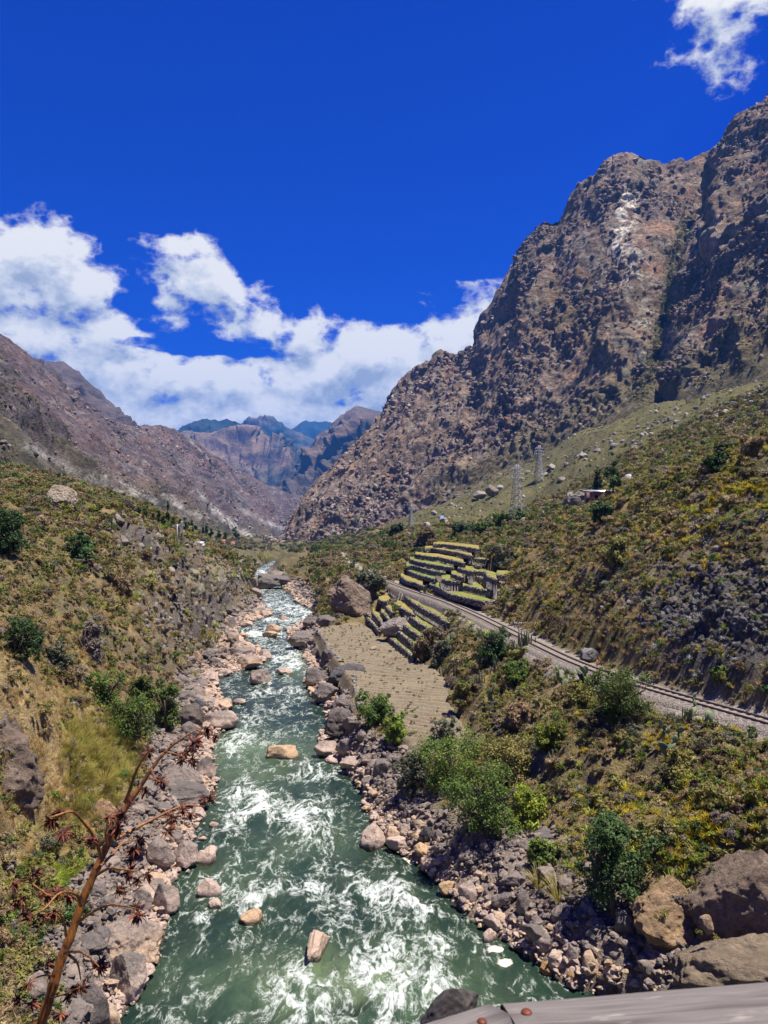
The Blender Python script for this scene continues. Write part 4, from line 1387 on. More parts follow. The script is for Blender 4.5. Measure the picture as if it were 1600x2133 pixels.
def boulder(box, label, mat=None, colr=None, group=None, seed=0, name='boulder', depth=0.85, peak=0.0, cuts=9, rough=.10, sub=3, base=None, tilt=0.0, bury=0.25, fwd=0.38, rz=None, settle=True, lean=0.0):
    """a boulder filling the pixel box, standing on what the picture shows at its foot"""
    x0, y0, x1, y1 = box
    xc, yc = (x0 + x1) / 2, (y0 + y1) / 2
    if base is None:
        P = hit(xc, y1 - 1)
        if P is None or P[2] < 0:
            P = at(xc, y1 - 1, z=0.0)
        Yb = P[1]
    else:
        Yb = base
    w_ = (x1 - x0) * Yb / F
    ha = (y1 - y0) * Yb / F
    d_ = depth * w_
    ang = math.atan2((yc - 1100) / F, 1)
    hh = math.sqrt(max((0.30 * w_) ** 2, ha ** 2 - (d_ * math.sin(ang)) ** 2)) / math.cos(ang)
    cpt = at(xc, yc, Y=Yb + fwd * d_)
    k = (Yb + fwd * d_) / Yb
    V, Fc = rock_shape(seed, sub, cuts, rough, peak)
    s = np.array([w_ / 2 * k, d_ / 2, hh / 2 * k])
    V = V * s
    g = ground_z(cpt[0], cpt[1])
    g = max(g, -0.6)
    bot = cpt[2] - s[2]
    if settle and bot > g - bury * 0.3:      # let the foot run down into the ground
        low_ = V[:, 2] < 0
        V[low_, 2] *= (cpt[2] - g + bury) / s[2]
    if lean:
        V[:, 0] += lean * np.clip(V[:, 2], -s[2], None)
    if tilt:
        ct, st = math.cos(tilt), math.sin(tilt)
        X, Zz = V[:, 0].copy(), V[:, 2].copy()
        V[:, 0], V[:, 2] = X * ct - Zz * st, X * st + Zz * ct
    col_ = None
    if colr is not None:
        col_ = np.tile(np.array(colr, float), (len(V), 1))
    me = make_mesh(name, V, Fc, mat or M_ROCK, True, col_)
    o = link(name, me, loc=cpt, label=label, category='boulder')
    if group:
        o['group'] = group
    return o


BIG = [  # pixel box, what singles it out, options
    ((411, 1830, 463, 1872), 'pale pyramid-shaped rock standing in the water near the left bank', dict(peak=.7)),
    ((434, 1873, 462, 1895), 'small cream rock just below the pyramid-shaped rock in the water', {}),
    ((499, 1896, 547, 1927), 'bright tan flat rock with dark wet sides in the river', {}),
    ((554, 1548, 623, 1583), 'broad tan rock with a ridge in mid river by the foam', {}),
    ((519, 1394, 563, 1427), 'rounded grey boulder alone in mid river at the bend', {}),
    ((573, 1389, 611, 1407), 'low mossy green rock awash in mid river', {}),
    ((435, 1712, 456, 1727), 'tiny round rock in the water by the left bank foam', {}),
    ((412, 1741, 433, 1754), 'tiny pale rock in dark water near the left bank', {}),
    ((424, 1762, 453, 1781), 'small cream rock at the water edge above the grey pair', {}),
    ((407, 1768, 450, 1803), 'cream boulder at the water edge beside the grey pair', {}),
    ((300, 1744, 366, 1814), 'large grey boulder with white base, left of a pair on the left bank', {}),
    ((358, 1754, 413, 1814), 'large grey pink boulder, right of a pair on the left bank', {}),
    ((185, 1915, 330, 2015), 'huge slanting grey slab at the lower left water edge', dict(cuts=12, sub=4)),
    ((225, 1988, 306, 2092), 'rounded grey boulder below the huge slab at lower left', dict(sub=4)),
    ((200, 2096, 252, 2160), 'cream boulder at the very bottom left water edge', {}),
    ((160, 2058, 224, 2160), 'grey boulder at the bottom edge left of the cream one', {}),
    ((36, 2028, 102, 2105), 'grey rock among dry scrub at the bottom left', {}),
    ((328, 1588, 428, 1645), 'smooth dark grey boulder lying above the long one on the left bank', dict(sub=4)),
    ((314, 1627, 446, 1680), 'long flat grey boulder reaching into the water on the left bank', dict(sub=4)),
    ((405, 1576, 449, 1622), 'two-toned rock with a pale foot at the left water edge', {}),
    ((194, 1660, 254, 1724), 'orange tan block of rock on the left bank among grey stones', dict(colr=(.40, .25, .15), mat='out')),
    ((362, 1466, 426, 1524), 'brown mound of rock at the water edge right of the tree clump', dict(colr=(.13, .105, .09), mat='out', sub=4)),
    ((421, 1480, 497, 1522), 'pale streaked ledge of rock at the left water edge', {}),
    ((290, 1812, 352, 1852), 'cream rock in a heap on the left bank, upper one', {}),
    ((318, 1838, 374, 1908), 'tan rock with yellow stains at the tip of the left bank heap', {}),
    ((270, 1850, 322, 1905), 'cream rock behind the yellow-stained one on the left bank', {}),
    ((489, 1363, 547, 1397), 'big smooth egg-shaped boulder on the left bank bend', {}),
    ((469, 1346, 532, 1373), 'grey boulder just behind the egg-shaped one', {}),
    ((540, 1352, 567, 1374), 'small cream rock at the tip of the left bank bend', {}),
    ((453, 1393, 482, 1410), 'cream rock in the pale pile below the egg-shaped boulder', {}),
    ((402, 1356, 422, 1388), 'orange upright rock at the foot of the left cliff', dict(colr=(.42, .27, .17), mat='out')),
    ((451, 1453, 486, 1473), 'orange-sided rock at the left water edge beyond the ledge', {}),
    ((484, 1454, 512, 1469), 'cream flat rock beside the orange-sided rock', {}),
    ((465, 1480, 496, 1502), 'pale pointed rock leaning towards the water on the left', dict(peak=.4)),
    ((404, 1457, 431, 1476), 'dark blue grey stone on the left bank', dict(colr=(.07, .075, .085), mat='out')),
    ((436, 1371, 461, 1392), 'brown grey rock on the left bank behind the pale pile', {}),
    ((459, 1284, 495, 1312), 'grey pink boulder under the far end of the left cliff', {}),
    ((489, 1291, 529, 1307), 'flat cream slab at the left water edge in the middle distance', {}),
    ((471, 1316, 497, 1337), 'low brown rock right of the yellow reeds', {}),
    ((496, 1318, 517, 1331), 'small pale rock beyond the reeds at the water edge', {}),
    ((578, 1280, 604, 1293), 'flat tan rock in the stream in the middle distance', {}),
    ((545, 1314, 580, 1330), 'low grey rock in the fast water in the middle distance', {}),
    ((553, 1299, 586, 1320), 'grey rock with a pale crest just upstream of the low one', {}),
    ((515, 1224, 547, 1246), 'dark brown boulder at the far left bank', {}),
    ((519, 1201, 537, 1226), 'tall pink grey rock next to the far mid-river boulder', {}),
    ((534, 1194, 604, 1229), 'biggest boulder far up the river with a bush on its side', dict(sub=4)),
    ((598, 1314, 667, 1352), 'broad dark grey boulder at the river under the field wall', dict(sub=4)),
    ((631, 1284, 670, 1305), 'dark boulder in the stream left of the field corner', {}),
    ((657, 1280, 706, 1309), 'flat lichen grey boulder under the giant boulder', {}),
    ((651, 1344, 670, 1373), 'cream upright rock under the field wall', {}),
    ((636, 1365, 666, 1381), 'low cream rock at the water under the field wall', {}),
    ((668, 1348, 698, 1390), 'grey block leaning against the field retaining wall', {}),
    ((637, 1390, 690, 1426), 'pale sloping boulder jutting from the field corner into the river', {}),
    ((680, 1381, 765, 1428), 'large dark boulder lying along the field edge', dict(sub=4, colr=(.12, .11, .11), mat='out')),
    ((653, 1422, 714, 1465), 'dark brown boulder with tufts below the field edge', dict(sub=4)),
    ((698, 1448, 735, 1475), 'pale broken rock at the foot of the near field wall', {}),
    ((674, 1476, 748, 1543), 'massive dark rounded boulder under the green bush on the right bank', dict(sub=4, colr=(.125, .105, .095), mat='out')),
    ((698, 1532, 753, 1571), 'brown boulder with a flat top below the massive dark one', {}),
    ((653, 1543, 710, 1580), 'grey tan boulder at the water edge left of the flat-topped one', {}),
    ((676, 1573, 712, 1595), 'cream rock at the water edge below the grey tan boulder', {}),
    ((705, 1575, 765, 1607), 'long dark grey boulder in the right bank rocks', {}),
    ((776, 1580, 815, 1622), 'round pinkish boulder in the right bank rocks', {}),
    ((743, 1520, 766, 1547), 'grey stone between the massive boulder and the bushes', {}),
    ((753, 1618, 782, 1642), 'rounded brown stone at the right water edge', {}),
    ((759, 1595, 783, 1622), 'dark upright stone beside the round pinkish boulder', {}),
    ((748, 1720, 805, 1770), 'three-cornered tan rock jutting into the river from the right', dict(cuts=12)),
    ((803, 1722, 835, 1757), 'cream boulder behind the three-cornered rock', {}),
    ((871, 1722, 905, 1759), 'dark grey block standing out in the right stone bar', dict(colr=(.075, .07, .07), mat='out')),
    ((901, 1728, 930, 1757), 'brown rock beside the dark block in the stone bar', {}),
    ((837, 1678, 869, 1707), 'dark rounded stone in the upper stone bar', {}),
    ((861, 1707, 890, 1727), 'grey flat stone above the dark block', {}),
    ((953, 1838, 997, 1888), 'grey boulder in the right stone bar near the water bend', {}),
    ((913, 1835, 950, 1870), 'pinkish boulder at the water edge of the stone bar bend', {}),
    ((1073, 1856, 1111, 1914), 'tall brown rock in the lower stone bar below the reeds', {}),
    ((1093, 1892, 1123, 1921), 'round grey brown stone in the lower stone bar', {}),
    ((1148, 1885, 1182, 1925), 'brown boulder beside the pampas tuft', {}),
    ((1178, 1968, 1216, 2008), 'grey upright rock in the lower stone bar', {}),
    ((1212, 1984, 1253, 2038), 'grey oval boulder at the bottom of the stone bar', {}),
    ((1178, 2022, 1212, 2062), 'orange stained boulder at the bottom water edge', dict(colr=(.38, .23, .12), mat='out')),
    ((1140, 1980, 1186, 2023), 'tan slab in the lower stone bar near the water', {}),
    ((1155, 1920, 1182, 1951), 'pointed brown stone in the lower stone bar', {}),
    ((1005, 1937, 1036, 1967), 'grey tan stone at the water edge beside the foam pools', {}),
    ((1124, 2007, 1154, 2034), 'orange round stone in the water margin at lower right', dict(colr=(.40, .23, .09), mat='out')),
]
OPT_MAT = {'out': M_OUT}
for i, (bx_, lab, op) in enumerate(BIG):
    op = dict(op)
    if 'mat' in op:
        op['mat'] = OPT_MAT[op['mat']]
    boulder(bx_, lab, seed=300 + i, rz=None, **op)

_A, _B = at(680, 1936, z=.55), at(642, 2006, z=.1)
V, Fc = rock_shape(77, 4, 12, .12)
_L = np.linalg.norm(_B - _A)
V = V * np.array([_L * .56, .42, .62])
V[:, 2] += .30 * (V[:, 0] / _L) + .25 * np.sin(V[:, 0] * 2.2) * .3
V[:, 1] += .16 * np.sin(V[:, 0] * 1.9 + .5)
_d = (_A - _B) / _L
link('boulder', make_mesh('boulder', V, Fc, M_ROCK, True), loc=(_A + _B) / 2 - (0, 0, .12), rot=(0, 0, math.atan2(_d[1], _d[0])), label='long narrow rock slanting out of the middle of the rapids', category='boulder')
BR = (.21, .165, .13)
boulder((684, 1198, 775, 1300), 'giant lichen-covered boulder with a dark overhanging side at the field end', M_OUT, (.205, .155, .115), seed=41, sub=5, cuts=8, depth=.8, lean=-.28, base=137, rough=.12, bury=.5)
boulder((786, 1284, 856, 1334), 'pale grey rock bulging between the lower terraces', M_OUT, (.36, .31, .27), seed=12, sub=5, depth=.8)
boulder((769, 1346, 799, 1368), 'lone tan rock in the middle of the ploughed field', M_OUT, (.38, .29, .19), seed=13, base=104, bury=.1)
boulder((100, 1010, 160, 1064), 'pale blocky boulder standing on the left ridge crest', M_OUT, (.34, .28, .20), seed=14, sub=5, cuts=12, depth=.9, rough=.07)
boulder((1432, 1772, 1690, 1985), 'huge rounded brown boulder at the right edge above the bridge beam', M_OUT, (.25, .185, .135), seed=15, sub=5, cuts=6, depth=.8, rough=.09, base=31.5)
boulder((1388, 1934, 1720, 2110), 'huge brown boulder directly behind the bridge beam', M_OUT, (.26, .20, .135), seed=16, sub=5, cuts=6, depth=.7, rough=.09, base=28.5)
boulder((1315, 1835, 1480, 1990), 'tan overhanging rock above the dark hollow at lower right', M_OUT, (.34, .23, .13), seed=17, sub=5, cuts=7, depth=.8, base=33.0)
boulder((1456, 1909, 1489, 1943), 'small tan block wedged between the two huge boulders', M_OUT, (.35, .25, .16), seed=18, base=29.6, settle=False)
boulder((1276, 1894, 1336, 1952), 'grey boulder in the shade below the dark bush', seed=19)
boulder((1328, 1995, 1377, 2027), 'grey stone in the dark hollow beside the huge boulder', seed=20)
boulder((1011, 1010, 1040, 1036), 'dark-sided boulder on the green slope beside the pylon', M_OUT, (.22, .18, .14), seed=21)
boulder((1299, 987, 1322, 1005), 'white boulder on the green slope right of the tall tree', M_OUT, (.50, .48, .45), seed=22)
boulder((1311, 926, 1331, 942), 'grey boulder high on the green slope', M_OUT, (.25, .21, .17), seed=23)
boulder((1172, 1024, 1242, 1062), 'broad lichen-grey rock hump left of the small house', M_OUT, (.23, .20, .175), seed=24, sub=5, depth=.6)
boulder((1178, 1078, 1200, 1096), 'grey rock on the brown slope under the small house', M_OUT, (.23, .21, .2), seed=25)
boulder((985, 1022, 1015, 1042), 'pale low boulder left of the dark-sided one on the slope', M_OUT, (.33, .29, .24), seed=26)
boulder((1208, 1350, 1248, 1382), 'grey rocks heaped beside the railway bend', M_OUT, (.22, .21, .2), seed=27)
boulder((-130, 1470, 104, 1722), 'undercut brown rock face at the left edge with a dark hollow below', M_OUT, (.20, .15, .115), seed=28, sub=5, cuts=8, depth=.9, base=39.5, rough=.16, fwd=.3)
boulder((1490, 1760, 1500, 1772), 'small white stone in the yellow plants above the huge boulder', M_OUT, (.45, .44, .42), seed=29)
FANROCK = [(1150, 975), (1180, 968), (1215, 950), (1245, 940), (1280, 930), (1345, 905), (1410, 880), (1460, 895), (1500, 860), (1540, 870), (1390, 930), (1085, 1000), (1100, 985), (1135, 990), (940, 1052), (905, 1070), (960, 1060), (1220, 1000), (1170, 1000), (1565, 840), (1450, 850), (1360, 960), (1440, 945), (1040, 1018), (925, 1085)]
_pm = [make_mesh('slope_rock', *rock_shape(800 + k, 3), M_OUT, True, np.tile([.33, .30, .25], (642, 1))) for k in range(4)]
FANROCK.sort(key=lambda t: t[0])
WORD = 'leftmost second third fourth fifth sixth seventh eighth ninth tenth eleventh twelfth thirteenth'.split()


def from_left(i, n):
    if i < 13:
        return WORD[i] + (' from the left' if i else '')
    j = n - 1 - i
    return 'rightmost' if j == 0 else WORD[j] + ' from the right'


for i, (x, y) in enumerate(FANROCK):
    P = hit(x, y)
    if P is None:
        continue
    s = (5 + rs.random() * 7) * P[1] / F
    link('slope_rock', _pm[i % 4], loc=P + (0, 0, s * .15), rot=(0, 0, rs.random() * 6), scale=(s, s * .8, s * .6), label='small pale rock on the green slope under the mountain, ' + from_left(i, len(FANROCK)), category='rock', group='pale rocks on the green slope')

def short(lab):
    for c in (' in ', ' at ', ' with ', ' below', ' beside ', ' above ', ' standing', ' lying', ' jutting', ' reaching', ' on ', ' just ', ' leaning', ' behind', ' under', ' left ', ' right ', ' between', ' among', ' near ', ' alone', ' awash', ' slanting out', ' beyond', ' of a ', ', ', ' next', ' far ', ' along'):
        k = lab.find(c)
        if k > 6:
            lab = lab[:k]
    return lab


MARKS = [((b[0][0] + b[0][2]) / 2, (b[0][1] + b[0][3]) / 2, short(b[1])) for b in BIG]
_seen = {}


def stone_label(P, s, kind='stone'):
    x, y = to_pix(P)
    d = [math.hypot(x - a, y - b) for a, b, _ in MARKS]
    k = int(np.argmin(d))
    a, b, nm = MARKS[k]
    q = int(round(math.degrees(math.atan2(b - y, x - a)) / 45)) % 8
    w1 = ('to the right of', 'behind and right of', 'just behind', 'behind and left of', 'to the left of', 'in front and left of', 'just in front of', 'in front and right of')[q]
    big_ = 'largish' if s > .5 else 'small' if s < .33 else 'middling'
    far_ = ' close' if d[k] < 32 else ' well away' if d[k] > 75 else ''
    w1 = (far_ + ' ' + w1).strip()
    lab = f'{big_} loose {kind} {w1} the {nm}'
    _seen[lab] = _seen.get(lab, 0) + 1
    return lab


# loose stones of the bars: the larger ones one by one
ROCKP = [rock_shape(500 + k, 3, 8) for k in range(8)]
ROCKM = [make_mesh('stone', V, Fc, M_ROCK, True) for V, Fc in ROCKP]
placed = 0
LAB = {'near_right': 'loose brown grey stone in the stone bar on the lower right bank', 'far_right': 'loose stone on the right bank beyond the field wall', 'near_left': 'loose grey stone on the lower left bank', 'far_left': 'loose stone on the left bank below the cliff'}
bar_idx = np.where((bar > 0.5) & (TP[:, 2] > 0.05) & (TP[:, 2] < 3.2) & (tpx > -40) & (tpx < 1640) & (tpy < 2160) & (GY < 300) & ~bed)[0]
pick = rs.permutation(bar_idx)
count = {k: 0 for k in LAB}
LIM = {'near_right': 120, 'far_right': 40, 'near_left': 80, 'far_left': 50}
for i in pick:
    P = TP[i]
    sd = 'right' if P[0] > (river_l(P[1]) + river_r(P[1])) / 2 else 'left'
    key = ('near_' if P[1] < 66 else 'far_') + sd
    if count[key] >= LIM[key]:
        continue
    count[key] += 1
    s = (0.26 + 0.42 * rs.random() ** 2) * (1.0 if P[1] < 66 else 1.7)
    link('stone', ROCKM[count[key] % 8], loc=P + (0, 0, s * .2), rot=(rs.normal() * .25, rs.normal() * .25, rs.random() * 6.3), scale=(s * rs.uniform(.85, 1.4), s, s * rs.uniform(.55, .85)), label=stone_label(P, s), category='stone', group='loose stones on the river banks')


# ---------------------------------------------------------------- scattering of what nobody could count
def scatter(name, label, pts, rot, scl, sources, idx, category=None):
    if len(pts) == 0:
        return
    me = bpy.data.meshes.new(name)
    me.vertices.add(len(pts))
    me.vertices.foreach_set('co', np.asarray(pts, np.float32).ravel())
    a = me.attributes.new('rot', 'FLOAT_VECTOR', 'POINT'); a.data.foreach_set('vector', np.asarray(rot, np.float32).ravel())
    a = me.attributes.new('scl', 'FLOAT_VECTOR', 'POINT'); a.data.foreach_set('vector', np.asarray(scl, np.float32).ravel())
    a = me.attributes.new('idx', 'INT', 'POINT'); a.data.foreach_set('value', np.asarray(idx, np.int32))
    ng = bpy.data.node_groups.new(name, 'GeometryNodeTree')
    ng.interface.new_socket('Geometry', in_out='INPUT', socket_type='NodeSocketGeometry')
    ng.interface.new_socket('Geometry', in_out='OUTPUT', socket_type='NodeSocketGeometry')
    n = ng.nodes
    gi, go = n.new('NodeGroupInput'), n.new('NodeGroupOutput')
    iop = n.new('GeometryNodeInstanceOnPoints')
    join = n.new('GeometryNodeJoinGeometry')
    for s in sources:
        oi = n.new('GeometryNodeObjectInfo')
        oi.inputs['Object'].default_value = s
        oi.inputs['As Instance'].default_value = True
        ng.links.new(oi.outputs['Geometry'], join.inputs[0])
    ng.links.new(gi.outputs[0], iop.inputs['Points'])
    ng.links.new(join.outputs[0], iop.inputs['Instance'])
    iop.inputs['Pick Instance'].default_value = True
    for an, ty, sock in (('idx', 'INT', 'Instance Index'), ('rot', 'FLOAT_VECTOR', 'Rotation'), ('scl', 'FLOAT_VECTOR', 'Scale')):
        na = n.new('GeometryNodeInputNamedAttribute')
        na.data_type = ty
        na.inputs['Name'].default_value = an
        ng.links.new(na.outputs[0], iop.inputs[sock])
    ng.links.new(iop.outputs[0], go.inputs[0])
    o = link(name, me, kind='stuff', label=label)
    m = o.modifiers.new('scatter', 'NODES')
    m.node_group = ng
    return o


def src(me):
    return bpy.data.objects.new(me.name + '_form', me)


# small stones: everything else on the bars
bi = rs.choice(bar_idx, 16000)
SP = TP[bi] + np.stack([rs.normal(size=len(bi)) * .22, rs.normal(size=len(bi)) * .3, np.zeros(len(bi))], 1)
ss = (0.07 + 0.20 * rs.random(len(bi)) ** 2.5) * np.clip(SP[:, 1] / 55, .8, 3.0)
SCL = np.stack([ss * rs.uniform(.8, 1.5, len(bi)), ss, ss * rs.uniform(.5, .85, len(bi))], 1)
scatter('bank_stones', 'countless small stones and cobbles on both river banks', SP + np.stack([0 * ss, 0 * ss, ss * .2], 1), np.stack([rs.normal(size=len(bi)) * .3, rs.normal(size=len(bi)) * .3, rs.random(len(bi)) * 6.3], 1), SCL, [src(m) for m in ROCKM], rs.integers(0, 8, len(bi)))
# broken rock on the cliffs and the dark slope above the railway
cl_idx = np.where((w_c * (GY < 260) > 0.45) & (tpx > -60) & (tpx < 1660))[0]
_pw = np.clip(rocky_right[cl_idx] * 1.0 + .22, 0, 1)
ci = rs.choice(cl_idx, min(4200, len(cl_idx)), p=_pw / _pw.sum())
CS = TP[ci]
ss = (0.10 + 0.3 * rs.random(len(ci)) ** 2) * np.clip(CS[:, 1] / 60, .8, 2)
CRAG = [rock_shape(960 + k, 2, 10, .05) for k in range(6)]
dark_ = rocky_right[ci] > .4
for nm, lab, sel, c_, fl in (('slope_crags', 'dark broken rock on the slope above the railway', dark_, [.125, .118, .112], 1.0), ('cliff_rubble', 'broken rock on the left cliffs', ~dark_, [.215, .185, .155], .8)):
    m_ = [make_mesh('crag', V, Fc, M_OUT, False, np.tile(np.array(c_) * (.7 + .12 * k), (len(V), 1))) for k, (V, Fc) in enumerate(CRAG)]
    n_ = int(sel.sum())
    scatter(nm, lab, CS[sel] - (0, 0, .05), np.stack([rs.normal(size=n_) * .7, rs.normal(size=n_) * .7, rs.random(n_) * 6.3], 1), np.stack([ss[sel] * .8, ss[sel] * .7, ss[sel] * fl * rs.uniform(.7, 1.5, n_)], 1), [src(m) for m in m_], rs.integers(0, 6, n_))
# fallen rock and shrubs on the mountainsides
MR = [src(make_mesh('mountain_crag', V, Fc, M_MOUNT, False, np.tile(c, (len(V), 1)))) for (V, Fc), c in zip([rock_shape(900 + k, 2, 7) for k in range(6)], ([.30, .235, .195], [.24, .185, .155], [.16, .125, .11], [.20, .15, .125], [.33, .28, .24], [.28, .175, .12]))]
for (MT, n, nm, lab, sz) in ((MT_A, 9000, 'mountain_rubble', 'loose rock strewn over the right mountain', (.6, 3.2)), (MT_B, 4500, 'ridge_rubble', 'loose rock strewn over the craggy ridge', (.8, 2.8)), (MT_L, 4500, 'scree_rubble', 'loose rock strewn over the left mountain', (.5, 2.0))):
    V_, N_, px_, py_, T_, cr_ = MT
    ok = np.where((T_ > .02) & (T_ < .97) & (px_ > -60) & (px_ < 1660))[0]
    scar_ = np.exp(-(seg_d(px_[ok], py_[ok], [(1310, 410), (1298, 460), (1290, 510), (1315, 540)]) / 22) ** 2)
    pw = (1 - .95 * scar_) * (.25 + cr_[ok]) * np.clip(.4 + 1.4 * fbm(V_[ok] / 35, 3, 61), .05, 2)
    k = rs.choice(ok, n, p=pw / pw.sum())
    s = (sz[0] + (sz[1] - sz[0]) * rs.random(n) ** 3) * np.clip(V_[k][:, 1] / 900, .6, 1.6)
    scatter(nm, lab, V_[k] + rs.normal(size=(n, 3)) * .8, rs.normal(size=(n, 3)) * .8, np.stack([s * rs.uniform(.7, 1.3, n), s, s * rs.uniform(.7, 1.5, n)], 1), MR, rs.integers(0, 6, n))

# ---------------------------------------------------------------- conglomerate cliff on the left bank
cb = resample(np.array([at(x, y, z=1.2) for x, y in ((384, 1385), (404, 1352), (436, 1316), (474, 1270), (505, 1233), (522, 1208))]), 190)
ct = resample(np.array([at(x, y, Y=Y) for x, y, Y in ((340, 1206, 110), (372, 1194, 116), (422, 1184, 146), (474, 1174, 188), (506, 1169, 225), (520, 1166, 250))]), 190)
rows_ = []
NV = 64
for k in range(NV):
    t = k / (NV - 1)
    P = cb + (ct - cb) * t
    prof_ = np.interp(t, [0, .12, .3, .5, .7, .85, .93, 1], [-.2, -.9, -.5, .9, 1.3, 1.0, .3, -1.6])
    T_ = np.gradient(cb, axis=0)
    nrm = np.stack([T_[:, 1], -T_[:, 0], 0 * T_[:, 0]], 1)
    nrm /= np.linalg.norm(nrm, axis=1, keepdims=True)
    P = P + nrm * prof_
    if t > .93:
        P[:, 2] -= (t - .93) / .07 * .5
    rows_.append(P)
V = np.concatenate(rows_)
Nn = grid_normals(V, NV, 190)
if (Nn[:, 0].mean()) < 0:
    Nn = -Nn
d1, d2, _ = worley(V * np.array([1, 1, 1.2]) / 1.5, 9)
dd = 1.3 * fbm(V * np.array([1, 1, .6]) / 7, 3, 91) + .55 * (ridged(V / 2.6, 4, 93) + .3) - .7 * np.clip(.35 - d1, 0, 1) * 2 + .25 * fbm(V / .8, 3, 95)
V = V + Nn * dd[:, None]
cc_ = np.tile(np.array([.235, .20, .16]), (len(V), 1))
cc_ = mixc(cc_, (.33, .30, .25), sstep(.05, .4, fbm(V / 2.2, 3, 97)))
cc_ = mixc(cc_, (.12, .095, .07), sstep(.1, .4, fbm(V / 3.5, 3, 99)))
cc_ = mixc(cc_, (.14, .13, .05), np.repeat(np.linspace(0, 1, NV), 190) ** 4 * .8)
link('river_cliff', make_mesh('river_cliff', V, grid_faces(NV, 190), M_OUT, True, cc_), kind='structure', label='pitted conglomerate cliff above the left river bank')
CLIFF_V = V.reshape(NV, 190, 3)

# ---------------------------------------------------------------- plants
def leaves(P, Nrm, size, r, aspect=2.0):
    """one quad per leaf, facing roughly along Nrm"""
    n = len(P)
    a = Nrm + r.normal(size=(n, 3)) * 0.75
    a /= np.linalg.norm(a, axis=1, keepdims=True) + 1e-9
    t = r.normal(size=(n, 3))
    u = np.cross(a, t)
    u /= np.linalg.norm(u, axis=1, keepdims=True) + 1e-9
    v = np.cross(a, u)
    s = size * r.uniform(.6, 1.3, n)[:, None]
    V = np.stack([P - u * s * aspect / 2, P + v * s * .5, P + u * s * aspect / 2, P - v * s * .5], 1).reshape(-1, 3)
    Fq = np.arange(4 * n).reshape(-1, 4)
    return V, Fq


def crown_mesh(name, blobs, n, size, mat, seed, aspect=2.0, hollow=0.55, clump=0.35):
    """leaves gathered in clumps through the volume of several uneven lobes"""
    r = np.random.default_rng(seed)
    blobs = np.asarray(blobs, float)
    vol = (blobs[:, 3] * blobs[:, 4] * blobs[:, 5]) ** 0.75
    nb = max(12, int(n / 55))
    which = r.choice(len(blobs), nb, p=vol / vol.sum())
    d = r.normal(size=(nb, 3))
    d /= np.linalg.norm(d, axis=1, keepdims=True)
    d[:, 2] = np.where(r.random(nb) < .65, np.abs(d[:, 2]), d[:, 2])
    rad = hollow + (1 - hollow) * r.random(nb) ** 0.6
    cc = blobs[which, :3] + d * blobs[which, 3:6] * rad[:, None]
    k = r.integers(0, nb, n)
    cs = clump * blobs[which, 3:6].min(1)
    off = r.normal(size=(n, 3)) * (cs[k] * .5)[:, None]
    P = cc[k] + off
    Nn = d[k] * .6 + off / (np.linalg.norm(off, axis=1, keepdims=True) + 1e-6) * .6 + (0, 0, .5)
    V, Fq = leaves(P, Nn, size, r, aspect)
    tone = r.uniform(.35, 1.0, nb)[k] * r.uniform(.75, 1.2, n)
    colr = np.repeat(tone, 4)[:, None] * np.ones(3)
    return make_mesh(name, V, Fq, mat, False, colr)


def limbs_mesh(name, H, R, spread, seed, n=6, r0=0.06, base_n=1):
    r = np.random.default_rng(seed)
    mb = MB()
    for b in range(base_n):
        bx, by = (r.normal(size=2) * .18 * R if base_n > 1 else (0, 0))
        lean = r.normal(size=2) * .12 * H
        top = np.array([bx + lean[0], by + lean[1], H * .6])
        pts = np.array([(bx, by, -0.35), (bx + lean[0] * .3, by + lean[1] * .3, H * .2), (bx + lean[0] * .6, by + lean[1] * .6, H * .4), top])
        mb.tube(pts, [r0 * 1.3, r0, r0 * .8, r0 * .5], 7)
        for i in range(n):
            a = r.random() * 6.283
            t = r.uniform(.35, .95)
            s = pts[0] + (top - pts[0]) * t
            e = s + np.array([math.cos(a) * R * spread, math.sin(a) * R * spread, H * r.uniform(.12, .4)])
            m = (s + e) / 2 + r.normal(size=3) * .06 * H
            mb.tube([s, m, e], [r0 * .5, r0 * .35, r0 * .12], 5)
    return mb.mesh(name, M_BARK, True)


def blades(r, n, length, width, tilt0, tilt1, droop, segs=4, fold=0.25, base_r=0.02, jit=.2):
    """a rosette or tuft of tapering leaves"""
    mb = MB()
    for i in range(n):
        az = i * 2.39996 + r.normal() * jit
        tl = tilt0 + (tilt1 - tilt0) * ((i + .5) / n) + r.normal() * .08
        L = length * r.uniform(.75, 1.1)
        wd = width * r.uniform(.8, 1.15)
        h = np.array([math.cos(az), math.sin(az), 0])
        sd = np.array([-math.sin(az), math.cos(az), 0])
        p = h * base_r
        V = []
        for k in range(segs + 1):
            t = k / segs
            ang = tl - droop * t * t
            dirv = h * math.cos(ang) + np.array([0, 0, 1]) * math.sin(ang)
            if k:
                p = p + dirv * L / segs
            ww = wd * (1 - t) ** .6 * (0.65 + 1.0 * t if t < .35 else 1.0)
            upv = np.cross(dirv, sd)
            V += [p - sd * ww / 2 - upv * ww * fold * .5, p + upv * 0, p + sd * ww / 2 - upv * ww * fold * .5]
        f = []
        for k in range(segs):
            b = 3 * k
            f += [(b, b + 1, b + 4, b + 3), (b + 1, b + 2, b + 5, b + 4)]
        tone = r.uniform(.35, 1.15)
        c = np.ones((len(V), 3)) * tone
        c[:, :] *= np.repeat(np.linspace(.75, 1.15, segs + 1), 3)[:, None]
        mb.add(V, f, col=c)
    return mb


def R_(s): return np.random.default_rng(s)


